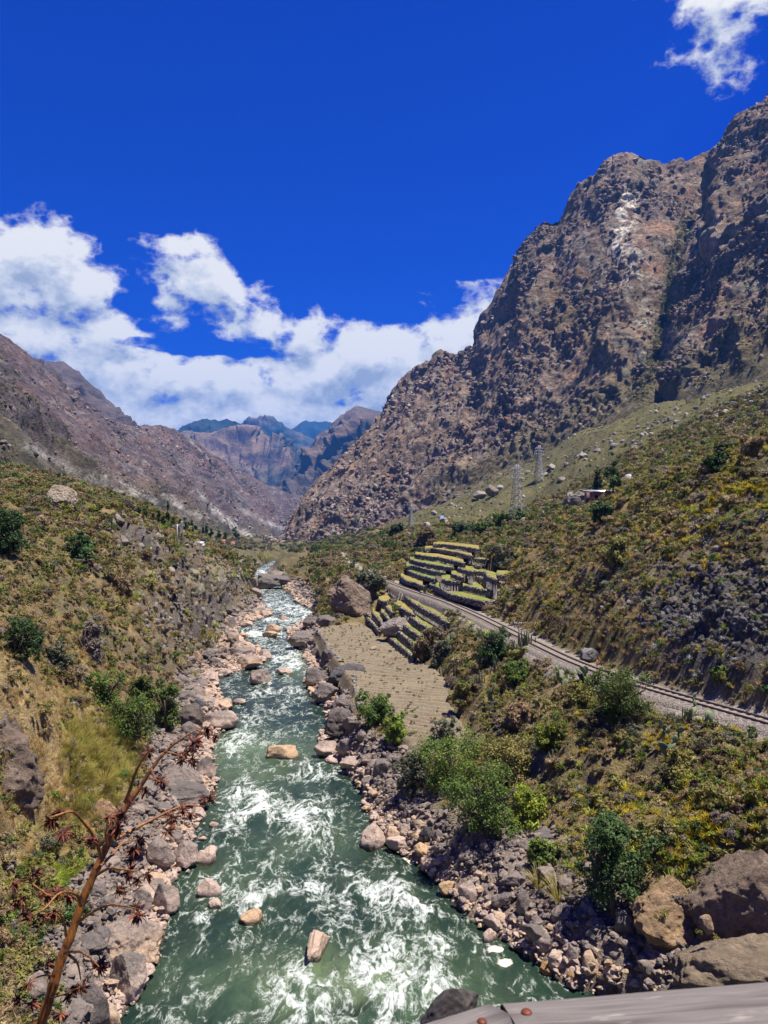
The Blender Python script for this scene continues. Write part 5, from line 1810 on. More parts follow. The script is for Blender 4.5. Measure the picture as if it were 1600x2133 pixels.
AGAVE = [blades(R_(k), 26, 1.0, .13, 1.35, .12, .35, 4).mesh('agave', M_AGAVE, True) for k in range(3)]
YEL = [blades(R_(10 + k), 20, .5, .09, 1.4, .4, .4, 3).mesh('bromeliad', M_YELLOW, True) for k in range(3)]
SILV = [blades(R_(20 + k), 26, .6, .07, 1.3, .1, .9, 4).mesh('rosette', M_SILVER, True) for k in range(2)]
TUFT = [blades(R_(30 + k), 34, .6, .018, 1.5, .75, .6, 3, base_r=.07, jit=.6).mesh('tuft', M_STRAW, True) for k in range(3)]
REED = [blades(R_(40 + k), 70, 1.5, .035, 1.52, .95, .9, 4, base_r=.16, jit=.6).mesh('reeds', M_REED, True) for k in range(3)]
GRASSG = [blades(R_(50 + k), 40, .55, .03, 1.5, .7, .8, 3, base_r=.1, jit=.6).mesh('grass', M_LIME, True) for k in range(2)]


def shrub_mesh(name, mat, seed, n=420, leaf=.07, aspect=2.0, flat=.75):
    r = R_(seed)
    bl = [(0, 0, .38 * flat, .55, .55, .42 * flat)]
    for k in range(4):
        a = r.random() * 6.28
        bl.append((math.cos(a) * .42, math.sin(a) * .42, r.uniform(.2, .6) * flat, r.uniform(.25, .42), r.uniform(.25, .42), r.uniform(.22, .4) * flat))
    return crown_mesh(name, bl, n, leaf, mat, seed, aspect, .4, .5)


SHR = {k: [shrub_mesh('shrub', m, 100 + 10 * i + j, n, lf, asp, fl) for j in range(3)]
       for i, (k, m, n, lf, asp, fl) in enumerate((('green', M_GREEN, 460, .075, 1.8, .85), ('dark', M_DARK, 460, .075, 1.8, .85), ('olive', M_OLIVE, 420, .07, 2.2, .7), ('grey', M_GREY, 420, .06, 2.4, .7), ('lime', M_LIME, 420, .075, 2, .8), ('dry', M_DRY, 520, .075, 5.0, .75), ('twig', M_TWIG, 520, .07, 6.0, .9)))}


def pads_mesh(seed, n=9):
    r = R_(seed)
    mb = MB()
    V0, F0 = ICO[2]
    V0 = V0
    tips = [(np.zeros(3), 0)]
    for i in range(n):
        b, lv = tips[r.integers(0, len(tips))]
        L = r.uniform(.26, .4)
        az, el = r.random() * 6.28, r.uniform(.5, 1.4)
        dv = np.array([math.cos(az) * math.cos(el), math.sin(az) * math.cos(el), math.sin(el)])
        nrm = np.cross(dv, r.normal(size=3)); nrm /= np.linalg.norm(nrm)
        sd = np.cross(nrm, dv)
        c = b + dv * L / 2
        V = c + V0[:, :1] * dv * L / 2 * 1.05 + V0[:, 1:2] * sd * L * .36 + V0[:, 2:3] * nrm * .035
        mb.add(V, F0, col=np.ones(3) * r.uniform(.4, 1.15))
        tips.append((b + dv * L * .92, lv + 1))
    return mb.mesh('cactus', M_CACT, True)


def columns_mesh(seed, n=9):
    r = R_(seed)
    mb = MB()
    for i in range(n):
        x, y = r.normal(size=2) * .42
        h = r.uniform(.7, 1.6)
        lx, ly = r.normal(size=2) * .05
        mb.tube([(x, y, -.1), (x + lx * .5, y + ly * .5, h * .5), (x + lx, y + ly, h * .93), (x + lx, y + ly, h)], [.055, .06, .055, .015], 7, col=np.ones(3) * r.uniform(.3, 1.0))
    return mb.mesh('columns', M_GREY, True)


PADS = [pads_mesh(60 + k) for k in range(3)]
COLS = [columns_mesh(70 + k) for k in range(2)]

# ---- single trees and bushes, each where the picture shows it
def place_foot(px, py):
    P = hit(px, py)
    return P if P is not None else at(px, py, z=2.0)


def tree(box, label, mat, seed, name='bush', lobes=11, leaf=.08, n=6500, category='bush', base_n=3, aspect=1.9, foot=None, group=None, col_w=1.0, droop=0):
    x0, y0, x1, y1 = box
    xc = (x0 + x1) / 2
    x0, x1, y0 = xc - (x1 - x0) * .57, xc + (x1 - x0) * .57, y0 - (y1 - y0) * .06
    P = place_foot(xc if foot is None else foot, y1 - 0.12 * (y1 - y0))
    Y = P[1]
    Wd = (x1 - x0) * Y / F
    top = at(xc, y0, Y=Y + Wd * .15)
    H = max(top[2] - P[2], .3 * Wd)
    r = R_(seed)
    bl = []
    R = Wd / 2
    for k in range(lobes):
        a = k * 2.4 + r.random()
        q = r.uniform(.2, .8)
        rr_ = R * r.uniform(.24, .46)
        bl.append((math.cos(a) * R * q, math.sin(a) * R * q * .9, H * r.uniform(.3, .86), rr_, rr_, min(H * .3, rr_ * r.uniform(.7, 1.0))))
    bl.append((R * .08, 0, H * .55, R * .45, R * .45, H * .33))
    bl.append((0, 0, H * .32, R * .75, R * .7, H * .28))
    for k in range(4):
        a = k * 1.57 + r.random()
        bl.append((math.cos(a) * R * .5, math.sin(a) * R * .5, H * .16, R * .4, R * .4, H * .2))
    o = root(name, P - (0, 0, .05), label, category, group)
    px_per_m = F / Y
    lf = max(leaf, 2.5 / px_per_m)
    cm = crown_mesh('crown', bl, n, lf, mat, seed, aspect, .5, .42)
    link('crown', cm, o)
    link('trunk', limbs_mesh('trunk', H, R, .55, seed + 1, 6, max(.05, .03 * H), base_n), o)
    return o


TREES = [
    ((178, 1393, 248, 1505), 'green tree with hanging grey moss, leftmost of the riverside clump', M_GREEN, {}),
    ((268, 1405, 322, 1470), 'round green tree at the back of the riverside clump', M_GREEN, {}),
    ((208, 1432, 322, 1565), 'largest green tree in front of the riverside clump on the left', M_GREEN, dict(n=8000)),
    ((316, 1412, 374, 1535), 'green tree at the right end of the riverside clump', M_GREEN, {}),
    ((-20, 1062, 56, 1170), 'dark green tree at the left edge below the ridge', M_DARK, {}),
    ((0, 1288, 88, 1385), 'broad dark green bush at the left edge above the dry grass', M_DARK, {}),
    ((138, 1108, 198, 1182), 'round green bush on the left slope below the pale boulder', M_DARK, {}),
    ((162, 1288, 212, 1392), 'grey leafless shrub on the left slope', M_TWIG, dict(leaf=.05, aspect=6)),
    ((228, 1196, 278, 1242), 'round brown twiggy shrub on the left slope', M_DRY, dict(aspect=5)),
    ((90, 1330, 140, 1420), 'sparse grey green shrub beside the dark bush on the left', M_GREY, {}),
    ((1228, 1396, 1357, 1512), 'big dense green bush standing over the railway', M_GREEN, dict(n=10400, lobes=15)),
    ((996, 1298, 1062, 1392), 'dark green tree just below the railway', M_DARK, dict(n=7200)),
    ((1213, 1706, 1348, 1902), 'tall dark green bush hanging over the stone bar at lower right', M_DARK, dict(n=10400, lobes=15)),
    ((876, 1528, 1010, 1665), 'green willow-like bush at the field end', M_GREEN, dict(n=8320)),
    ((936, 1598, 1085, 1760), 'large dark green bush above the stone bar', M_GREEN, dict(n=10400, lobes=15)),
    ((1056, 1636, 1152, 1732), 'bright yellow green bush right of the large dark one', M_LIME, dict(n=6720)),
    ((742, 1438, 824, 1520), 'green bush above the massive dark boulder', M_GREEN, dict(n=6400)),
    ((798, 1482, 852, 1562), 'smaller bright green bush at the river corner of the field', M_LIME, {}),
    ((826, 1556, 896, 1656), 'grey green willow bush leaning over the stones', M_GREY, dict(aspect=3)),
    ((1000, 1528, 1105, 1650), 'olive shrub below the pale bare bank', M_OLIVE, dict(n=6720)),
    ((885, 1486, 960, 1580), 'thin grey tree at the lower end of the field', M_GREY, dict(aspect=3, n=2600)),
    ((1098, 1742, 1155, 1812), 'green bush at the top of the lower stone bar', M_GREEN, {}),
    ((898, 1328, 950, 1388), 'grey green bush at the right side of the terraces', M_GREY, {}),
    ((862, 1306, 912, 1382), 'brown cactus scrub at the end of the lower terraces', M_DRY, dict(aspect=5)),
    ((818, 1262, 838, 1290), 'small lime green bush in the golden terraces', M_LIME, {}),
    ((745, 1192, 806, 1232), 'green bush on top of the giant boulder', M_GREY, {}),
    ((1262, 1118, 1312, 1182), 'olive round bush on the slope above the railway', M_OLIVE, {}),
    ((1230, 1048, 1275, 1092), 'dark bush under the small house', M_DARK, {}),
    ((1472, 945, 1520, 992), 'dark green bush near the top of the right slope', M_DARK, {}),
    ((1486, 928, 1520, 950), 'small dark bush on the skyline of the right slope', M_DARK, {}),
    ((1540, 915, 1600, 952), 'brown bush at the upper right edge', M_DRY, dict(aspect=5)),
    ((1480, 1386, 1520, 1422), 'green shrub on the dark rocks above the railway', M_GREEN, {}),
    ((1110, 1500, 1175, 1570), 'lime shrub on the slope right of the bare bank', M_LIME, {}),
    ((1050, 1380, 1110, 1430), 'green shrub below the railway pole', M_GREEN, {}),
    ((940, 1090, 990, 1122), 'dark green bushes behind the top terrace, left one', M_DARK, {}),
    ((990, 1085, 1035, 1120), 'green bush behind the top terrace, right one', M_GREEN, {}),
    ((1070, 1062, 1115, 1092), 'green thicket at the foot of the near pylon', M_GREEN, {}),
    ((1025, 1070, 1072, 1105), 'green thicket left of the near pylon', M_GREEN, {}),
    ((810, 1092, 842, 1128), 'dark round tree by the far cottages', M_DARK, {}),
    ((872, 1105, 912, 1145), 'reddish brown bush left of the top terrace', M_DRY, dict(aspect=4)),
    ((1020, 1140, 1075, 1192), 'grey green thicket right of the terraces', M_GREY, {}),
    ((572, 1196, 602, 1222), 'green bush on the far river boulder', M_GREEN, {}),
    ((1055, 1460, 1105, 1520), 'brown dry bush below the railway', M_DRY, dict(aspect=5)),
    ((1180, 1420, 1235, 1480), 'olive bush left of the big bush by the railway', M_OLIVE, {}),
    ((1380, 1560, 1440, 1640), 'dark olive shrub in the middle of the lower right slope', M_OLIVE, {}),
    ((940, 1420, 990, 1480), 'olive bush at the right edge of the field', M_OLIVE, {}),
]
for i, (bx_, lab, m, op) in enumerate(TREES):
    tree(bx_, lab, m, 900 + 7 * i, **op)

# eucalyptus by the house
def tall_tree(px, py, h_px, w_px, label, seed, mat=M_DARK, Y=None, name='eucalyptus_tree', group=None, n=1500):
    P = place_foot(px, py) if Y is None else at(px, py, Y=Y)
    H = h_px * P[1] / F
    R = w_px / 2 * P[1] / F
    r = R_(seed)
    bl = []
    for k in range(9):
        t = k / 8
        rr_ = R * (.95 - .72 * t) * r.uniform(.6, .9)
        bl.append((r.normal() * R * .28 * (1 - t), r.normal() * R * .28 * (1 - t), H * (.28 + .66 * t), rr_, rr_, H * .09))
    o = root(name, P, label, 'tree', group)
    link('crown', crown_mesh('crown', bl, n, max(.14, 2.6 * P[1] / F), mat, seed, 2.4, .3, .5), o)
    mb = MB()
    mb.tube([(0, 0, -.6), (.05, 0, H * .35), (0, .05, H * .9)], [.022 * H, .016 * H, .004 * H], 7)
    for k in range(7):
        t = .3 + .08 * k
        a = r.random() * 6.28
        mb.tube([(0, 0, H * t), (math.cos(a) * R * .6, math.sin(a) * R * .6, H * (t + .1))], [.007 * H, .002 * H], 5)
    link('trunk', mb.mesh('trunk', M_BARK, True), o)


tall_tree(1277, 1038, 98, 54, 'tall eucalyptus beside the small house', 1500)
tall_tree(1246, 1040, 58, 36, 'shorter eucalyptus in front of the small house', 1501)
for i, (x, y, h_) in enumerate([(349, 1096, 55)] + sorted([ (330, 1092, 26), (318, 1088, 22), (306, 1084, 20), (362, 1100, 24), (376, 1104, 20), (392, 1106, 18), (408, 1110, 17), (424, 1114, 16), (440, 1118, 15), (300, 1080, 24), (288, 1074, 18), (340, 1096, 22), (456, 1122, 14), (470, 1124, 14), (490, 1122, 22), (400, 1112, 24), (430, 1118, 20), (415, 1115, 14), (385, 1108, 26)])):
    tall_tree(x, y + 2, h_ * 1.2, 13 if h_ < 50 else 10, 'tallest thin dark tree in the far tree row on the left' if i == 0 else 'slim dark tree in the far tree row below the scree mountain, ' + from_left(i - 1, 19), 1520 + i, M_DARK, name='far_tree', group='far tree row', n=520)

# ---- agaves, silver rosettes and cacti that stand out singly
AG_L = [(460, 475), (590, 475), (300, 660), (305, 730), (360, 795), (310, 830), (665, 870), (550, 1040), (825, 1010), (380, 955), (325, 1100), (910, 1130), (400, 1170), (420, 1215), (620, 1345), (860, 1345), (900, 1370), (790, 1370), (665, 1420), (960, 1450), (195, 1600), (290, 1520), (700, 1290), (510, 470), (405, 490), (630, 1070), (130, 970)]
AG_L = [(x / 2.909, 900 + y / 2.909, 15 if i not in (0, 1, 7, 8) else 22) for i, (x, y) in enumerate(AG_L)]
AG_L += [(45, 1737, 26), (110, 1770, 22), (170, 1780, 16)]
AG_R = [(620, 665, 36), (1435, 240, 34), (1400, 330, 46), (1270, 520, 48), (1075, 650, 34), (1020, 730, 32), (1475, 815, 44), (1000, 815, 36), (1180, 690, 32), (1360, 890, 34), (1060, 1030, 46), (1450, 610, 34), (1560, 480, 40), (480, 490, 26), (640, 350, 24), (490, 800, 26), (1200, 600, 28), (1500, 590, 28), (800, 310, 26), (560, 390, 26), (350, 250, 24), (930, 750, 26), (1290, 640, 26), (1180, 770, 26), (1540, 700, 28), (900, 920, 26), (1110, 750, 30)]
AG_R = [(1000 + x / 2.667, 1450 + y / 2.667, s / 2.667 * 1.6) for x, y, s in AG_R]
ORD = 'topmost second third fourth fifth sixth seventh eighth ninth tenth eleventh twelfth thirteenth fourteenth fifteenth sixteenth seventeenth eighteenth nineteenth twentieth'.split()


def nth(i, n):
    if i < 20:
        return ORD[i] if i == 0 else ORD[i] + ' from the top'
    j = n - 1 - i
    return 'lowest' if j == 0 else ORD[j] + ' from the bottom'


AG_L.sort(key=lambda t: t[1])
AG_R = AG_R[:1] + sorted(AG_R[1:], key=lambda t: t[1])
SPEC = {'left': 'yellow green agave rosette on the left slope', 'right': 'yellow green agave rosette on the lower right slope'}
for i, (x, y, s) in enumerate(AG_L + AG_R):
    P = hit(x, y)
    if P is None:
        continue
    L = s * P[1] / F * 1.0
    sd = 'left' if x < 600 else 'right'
    lab = SPEC[sd] + ', ' + (nth(i, len(AG_L)) if sd == 'left' else nth(max(0, i - len(AG_L) - 1), len(AG_R) - 1))
    if i == len(AG_L):
        lab = 'bright green spiky agave alone on brown ground right of the yellow green bush'
    link('agave', AGAVE[i % 3], loc=P - (0, 0, .03), rot=(rs.normal() * .1, rs.normal() * .1, rs.random() * 6), scale=L, label=lab, category='agave', group='agaves on the ' + sd + ' slope')
SIL = [(1100, 1100, 50), (955, 870, 44), (880, 885, 36), (930, 795, 36), (540, 505, 24), (470, 610, 20)]
for i, (x, y, s) in enumerate(sorted([(1000 + x / 2.667, 1450 + y / 2.667, s / 2.667 * 1.3) for x, y, s in SIL] + [(1480, 1085, 30), (1500, 1075, 26), (1590, 1080, 30), (1465, 1130, 26), (1450, 1100, 24), (1545, 1095, 24), (1600, 985, 24), (1430, 1200, 22), (1380, 1180, 20), (1240, 1230, 18), (1245, 1205, 18), (8, 1560, 30), (15, 1790, 30)])):
    P = hit(x, y)
    if P is None:
        continue
    L = s * P[1] / F * .8
    link('silver_rosette', SILV[i % 2], loc=P, rot=(rs.normal() * .3, rs.normal() * .3, rs.random() * 6), scale=L / .6, label='silvery spiky rosette plant among the scrub, ' + from_left(i, 19), category='plant', group='silvery rosette plants')
PAD = [(1400, 1580, 60), (1475, 1512, 60), (1440, 1500, 50), (1215, 1420, 60), (1170, 1440, 50), (1075, 1425, 36), (1020, 1480, 50), (935, 1365, 40), (1010, 1390, 50), (1385, 1545, 40), (1325, 1068, 22), (120, 1095, 26), (1120, 1475, 36)]
PAD.sort(key=lambda t: t[1])
for i, (x, y, s) in enumerate(PAD):
    P = hit(x, y)
    if P is None:
        continue
    L = s * P[1] / F
    link('prickly_pear', PADS[i % 3], loc=P - (0, 0, .05), rot=(0, 0, rs.random() * 6), scale=L, label='prickly pear cactus with pale flat pads on the right slope, ' + nth(i if i == 0 else i - 1, 12) if x > 600 else 'prickly pear cactus on the left ridge below the pale boulder', category='cactus', group='prickly pear cacti')
for i, (x, y, s) in enumerate(sorted([(1090, 1350, 50), (1075, 1365, 44), (1105, 1345, 40), (955, 1410, 44), (1000, 1425, 40), (830, 1560, 40), (885, 1360, 44), (1155, 1590, 40), (1300, 1510, 46), (1430, 1500, 36), (1035, 1405, 40)], key=lambda t: t[1])):
    P = hit(x, y)
    if P is None:
        continue
    L = s * P[1] / F
    link('column_cactus', COLS[i % 2], loc=P, rot=(0, 0, rs.random() * 6), scale=L / 2.0, label='clump of thin upright column cacti below the railway, ' + nth(i, 11), category='cactus', group='column cactus clumps')
# reeds and tall grass clumps
for i, (x, y, s, lab) in enumerate([(1165, 1880, 60, 'pampas grass tuft on the lower stone bar, right one'), (1122, 1850, 50, 'pampas grass tuft on the lower stone bar, left one'), (428, 1340, 34, 'yellow reed clump under the left cliff, left half'), (448, 1338, 34, 'yellow reed clump under the left cliff, right half'),
                                    (110, 1790, 50, 'green grass clump above the dead flower stalk'), (405, 1410, 20, 'small reed tuft at the cliff foot by the water'), (540, 1165, 22, 'golden reeds at the far river bend'), (555, 1168, 20, 'second clump of golden reeds at the far river bend')]):
    P = hit(x, y)
    if P is None:
        continue
    L = s * P[1] / F
    link('reed_clump', REED[i % 3], loc=P, rot=(0, 0, rs.random() * 6), scale=L / 1.3, label=lab, category='reeds', group='reed clumps')

# ---- ground cover that nobody could count
SRC = {k: [src(m) for m in v] for k, v in SHR.items()}
S_TUFT, S_YEL, S_AG, S_SIL, S_REED, S_LIME, S_PAD = ([src(m) for m in v] for v in (TUFT, YEL, AGAVE, SILV, REED, GRASSG, PADS))
free = (~bed) & (bank_d > 0.8) & ((drail > 2.3) | ((drail > 1.7) & (GX < rail_x(GY)))) & ~infield & ~near_f & ~terr_m & (bar < .45) & (tpx > -120) & (tpx < 1720) & (tpy < 2250)
FI = np.where(free & (GY > 20) & (GY < 330))[0]
Fx, Fy_ = tpx[FI], tpy[FI]
right = GX[FI] > river_r(GY[FI])
nzc = fbm(TP[FI] / 9, 3, 401)
nzd = fbm(TP[FI] / 3.5, 3, 402)


def zone(x, y, a, b):
    return np.exp(-(((Fx - x) / a) ** 2 + ((Fy_ - y) / b) ** 2))


def cover(name, label, wgt, n, size, sources, far_k=1.0, zs=(.7, 1.2), tilt=.15):
    w_ = np.clip(wgt, 0, None)
    w_ = w_ / w_.sum()
    k = rs.choice(len(FI), n, p=w_)
    P = TP[FI][k] + np.stack([rs.normal(size=n) * .25, rs.normal(size=n) * .4, np.zeros(n)], 1) * np.clip(TP[FI][k][:, 1:2] / 70, .6, 4)
    s = size * rs.uniform(.55, 1.35, n) * np.clip(P[:, 1] / 70, .75, 3.2) ** far_k
    P[:, 2] -= .08 * s
    scatter(name, label, P, np.stack([rs.normal(size=n) * tilt, rs.normal(size=n) * tilt, rs.random(n) * 6.3], 1), np.stack([s, s, s * rs.uniform(*zs, n)], 1), sources, rs.integers(0, len(sources), n))


base_w = (1 - .55 * zone(90, 1580, 120, 140)) * (1 - .6 * np.clip(w_c[FI], 0, 1) - .35 * np.clip(cl_l[FI] * cliff[FI], 0, 1)) * np.where(GY[FI] > 150, .8, 1.0)
yel_z = zone(1560, 1050, 190, 90) + 1.9 * zone(1500, 1690, 190, 130) + .5 * zone(1400, 1800, 120, 60) + .08 * zone(1300, 1150, 200, 120)
straw_z = 1.6 * zone(90, 1560, 150, 190) + .5 * zone(1180, 1180, 120, 90) + .4 * zone(1300, 1300, 90, 90) + .3 * zone(1000, 1500, 200, 150) + .35 * zone(250, 1300, 150, 120)
rock_z = rocky_right[FI]
cover('dry_scrub', 'brown dry scrub covering both valley sides', base_w * (.5 + np.clip(nzc, -.4, 1)) * (1 - .6 * rock_z), 3800, .72, SRC['dry'])
cover('olive_scrub', 'olive green scrub covering both valley sides', base_w * (.5 - np.clip(nzc, -1, .4)) * (1 - .5 * rock_z), 6200, .86, SRC['olive'])
cover('grey_scrub', 'grey green low scrub on the slopes', base_w * (.3 + np.clip(nzd, 0, 1) + .9 * rock_z + .5 * cl_l[FI]), 2600, .6, SRC['grey'])
cover('green_scrub', 'fresh green low shrubs dotted over the slopes', base_w * np.clip(.1 + nzd, 0.02, 1), 1500, .75, SRC['green'])
cover('dark_scrub', 'dark green low shrubs in the folds of the slopes', base_w * np.clip(.1 - nzd + .3 * sstep(140, 220, GY[FI]) + .5 * rock_z, 0.02, 1), 1100, .75, SRC['dark'])
cover('twig_scrub', 'grey leafless scrub on the slopes', base_w * np.clip(.2 + nzc * nzd * 4 + .4 * rock_z, 0.02, 1), 1300, .65, SRC['twig'])
cover('olive_thicket', 'larger merged olive bushes on the slopes', base_w * np.clip(nzc * 2 - .1, 0.01, 1), 650, 1.3, SRC['olive'] + SRC['olive'] + SRC['dark'][:1], .7)
cover('brown_thicket', 'larger merged brown bushes on the slopes', base_w * np.clip(-nzc * 2 - .1, 0.01, 1), 420, 1.25, SRC['dry'] + SRC['grey'], .7)
cover('dry_grass', 'straw coloured dry grass on the slopes', (.22 + straw_z * 1.6) * np.clip(.6 + nzd, .1, 1.5), 17000, .78, S_TUFT, .9)
cover('yellow_bromeliads', 'dense yellow green bromeliads on the right slopes', yel_z * np.clip(.15 + nzd * 2.2, 0.01, 1.4) * right, 7500, .85, S_YEL)
cover('small_agaves', 'small agave rosettes sprinkled through the scrub', .10 + 1.3 * yel_z * right + .06 * (~right), 900, .55, S_AG)
cover('lime_scrub', 'bright yellow green low shrubs on the slopes', base_w * np.clip(.05 + nzd * nzc * 3 + .6 * yel_z * right, .02, 1), 1000, .65, SRC['lime'])
cover('small_silver_rosettes', 'small silvery rosettes on the dark rocks', rock_z + .25 * zone(1480, 1120, 120, 60) + .02, 520, .6, S_SIL)
cover('tall_yellow_grass', 'tall yellow green grass band above the left bank', zone(195, 1590, 55, 75) * (GY[FI] < 62) * (~right), 520, .62, S_REED, .3)
cover('bank_grass', 'fresh green grass patches near the stones', zone(1230, 1922, 26, 22) * 3 + zone(155, 1830, 60, 30) * .5 + zone(1180, 1860, 60, 30) * .3, 160, .9, S_LIME, .3)
# the green fan: low shrubs thinning towards the mountain
FI0 = FI
FI = np.where(free & (GY > 180) & (GX > -120) & (tpy < 1150))[0]
Fx, Fy_ = tpx[FI], tpy[FI]
nzc = fbm(TP[FI] / 30, 3, 411)
nzd = fbm(TP[FI] / 9, 3, 412)
cover('slope_shrubs', 'low dark shrubs dotted over the green slope under the mountain', np.clip(.3 + nzd, .03, 1) * (Fx > 560), 4200, .66, SRC['olive'] + SRC['dark'][:1], .75)
cover('slope_dry_shrubs', 'low brown shrubs dotted over the green slope', np.clip(.3 - nzd, .03, 1) * (Fx > 560), 1500, .5, SRC['dry'], .75)
cover('river_wood', 'dense dark thicket on the bank beyond the giant boulder', (zone(700, 1165, 130, 45)) * np.clip(.6 + nzd, .1, 1) * (Fx > 590), 1700, 1.15, SRC['dark'] + SRC['olive'] + SRC['green'], .6)
cover('valley_floor_scrub', 'dense dark scrub on the far valley floor and gorge rim', (zone(600, 1138, 180, 16) + zone(420, 1130, 120, 20) + .6 * zone(760, 1120, 100, 18)) * np.clip(.6 + nzd, .1, 1) * (Fx < 900), 1800, 1.0, SRC['dark'] + SRC['olive'] + SRC['twig'], .75)
cover('far_left_scrub', 'grey scrub on the far left bank', zone(480, 1150, 90, 30) * (Fx < 620), 500, .8, SRC['twig'] + SRC['grey'] + SRC['dark'], .6)
ROCKS_S = [src(make_mesh('slope_stone', V, Fc, M_OUT, True, np.tile([.36, .32, .27], (len(V), 1)))) for V, Fc in ROCKP[:4]]
cover('slope_stones', 'pale stones sprinkled over the green slope', np.clip(.2 + nzc, .02, 1) * (Fx > 850), 900, .42, ROCKS_S, .8)
# weeds of the field
n = 520
q = rs.choice(np.where(inside)[0], n)
scatter('field_weeds', 'small weeds dotted over the ploughed field', FP[q], np.stack([np.zeros(n), np.zeros(n), rs.random(n) * 6], 1), np.ones((n, 3)) * rs.uniform(.12, .34, n)[:, None], SRC['olive'] + SRC['green'], rs.integers(0, 6, n))

for (MT, n, nm, lab) in ((MT_A, 3200, 'mountain_shrubs', 'dark shrubs clinging to the right mountain'), (MT_B, 1600, 'ridge_shrubs', 'dark shrubs clinging to the craggy ridge'), (MT_L, 1800, 'left_mountain_shrubs', 'dark shrubs on the left mountain')):
    V_, N_, px_, py_, T_, cr_ = MT
    ok = np.where((T_ > .0) & (T_ < .9) & (px_ > -60) & (px_ < 1660))[0]
    gl = np.exp(-(seg_d(px_[ok], py_[ok], [(1425, 470), (1395, 580), (1380, 680), (1350, 770), (1330, 830)]) / 14) ** 2)
    pw = (1.3 - T_[ok]) ** 2 * np.clip(.3 + 1.4 * fbm(V_[ok] / 50, 3, 63), .03, 2) + 4 * gl
    k = rs.choice(ok, n, p=pw / pw.sum())
    s = rs.uniform(1.2, 2.8, n)
    scatter(nm, lab, V_[k], np.stack([0 * s, 0 * s, rs.random(n) * 6], 1), np.stack([s, s, s * .8], 1), SRC['olive'] + SRC['dark'] + SRC['dry'][:1], rs.integers(0, 7, n))

kk = rs.integers(int(NV * .45), NV, 420), rs.integers(0, 190, 420)
wgt_ = rs.random(420) < np.interp(kk[0] / NV, [.45, .8, 1], [.15, .6, 1])
CPn = CLIFF_V[kk[0][wgt_], kk[1][wgt_]]
s = rs.uniform(.5, 1.1, len(CPn)) * np.clip(CPn[:, 1] / 110, 1, 2)
scatter('cliff_scrub', 'scrub hanging over the left river cliff', CPn - (0, 0, .1), np.stack([0 * s, 0 * s, rs.random(len(s)) * 6], 1), np.stack([s, s, s * .9], 1), SRC['olive'] + SRC['grey'] + SRC['dry'] + SRC['dark'][:1], rs.integers(0, 10, len(s)))

# ---------------------------------------------------------------- pylons, poles, houses
M_GALV = plain('galvanised_steel', (.42, .42, .42), 0.5, 0.15, 3, 0.4)
M_POLE = plain('pole_wood', (.16, .12, .09), 0.9, 0.3, 6)
M_ADOBE = plain('adobe', (.30, .16, .11), 0.95, 0.25, 3)
M_TIN = plain('tin_roof', (.62, .66, .72), 0.35, 0.12, 2, 0.5)
M_TILE = plain('red_roof', (.48, .11, .05), 0.8, 0.2, 2)
M_WHITE = plain('white_wall', (.70, .68, .64), 0.9, 0.1, 2)
M_DARKIN = plain('dark_opening', (.03, .025, .02), 0.9, 0.1, 2)
M_BLUEP = plain('blue_sheet', (.10, .18, .42), 0.6, 0.1, 2)


def pylon(P, H, label, arms=3, th=None, name='power_pylon'):
    o = root(name, P, label, 'pylon', rotz=.35)
    wb, wt = H * .11, H * .022
    th = th or H * .0055
    half = lambda t: (wb * (1 - t) + wt * t) if t < .72 else (wt + (wb - wt) * .28 * max(0, (1 - t) / .28))
    lev = [0, .14, .27, .39, .5, .6, .68, .76, .84, .92, 1.0]
    for sx in (-1, 1):
        for sy in (-1, 1):
            mb = MB()
            mb.tube([(sx * half(t), sy * half(t), H * t - (.6 if t == 0 else 0)) for t in lev], th * 1.25, 5)
            link('leg', mb.mesh('leg', M_GALV), o)
    mb = MB()
    for a, b in zip(lev[:-1], lev[1:]):
        ha, hb = half(a), half(b)
        for k in range(4):
            c = [(-1, -1), (1, -1), (1, 1), (-1, 1)]
            (x1, y1_), (x2, y2_) = c[k], c[(k + 1) % 4]
            mb.tube([(x1 * ha, y1_ * ha, H * a), (x2 * hb, y2_ * hb, H * b)], th * .75, 4, cap=False)
            mb.tube([(x2 * ha, y2_ * ha, H * a), (x1 * hb, y1_ * hb, H * b)], th * .75, 4, cap=False)
            mb.tube([(x1 * hb, y1_ * hb, H * b), (x2 * hb, y2_ * hb, H * b)], th * .75, 4, cap=False)
    link('lattice', mb.mesh('lattice', M_GALV), o)
    for i in range(arms):
        z = H * (.76 + .08 * i)
        L = H * (.15 - .015 * i)
        mb = MB()
        for s in (-1, 1):
            for y in (-1, 1):
                mb.tube([(s * half(.8), y * half(.8), z), (s * L, 0, z + H * .01)], th, 4)
            mb.tube([(s * half(.8), 0, z + H * .04), (s * L, 0, z + H * .01)], th * .8, 4)
        arm = link('cross_arm', mb.mesh('cross_arm', M_GALV), o)
        for s in (-1, 1):
            mb = MB()
            mb.tube([(s * L, 0, z + H * .01), (s * L, 0, z - H * .035)], th * 1.1, 5)
            link('insulator', mb.mesh('insulator', M_WHITE), arm)


for (x, yb, yt, lab, arms) in ((1077, 1086, 968, 'near lattice power pylon on the green slope', 3), (1123.5, 1003, 928, 'lattice power pylon higher up the green slope', 3), (857, 1096, 1052, 'small far lattice pylon at the mountain foot', 2)):
    P = hit(x, yb)
    pylon(P, (yb - yt) * P[1] / F, lab, arms, th=.42 * P[1] / F)
P = hit(378, 1124)
pylon(P, 38 * P[1] / F, 'far lattice pylon on the left bank behind the wooden pole', 2, th=.4 * P[1] / F)


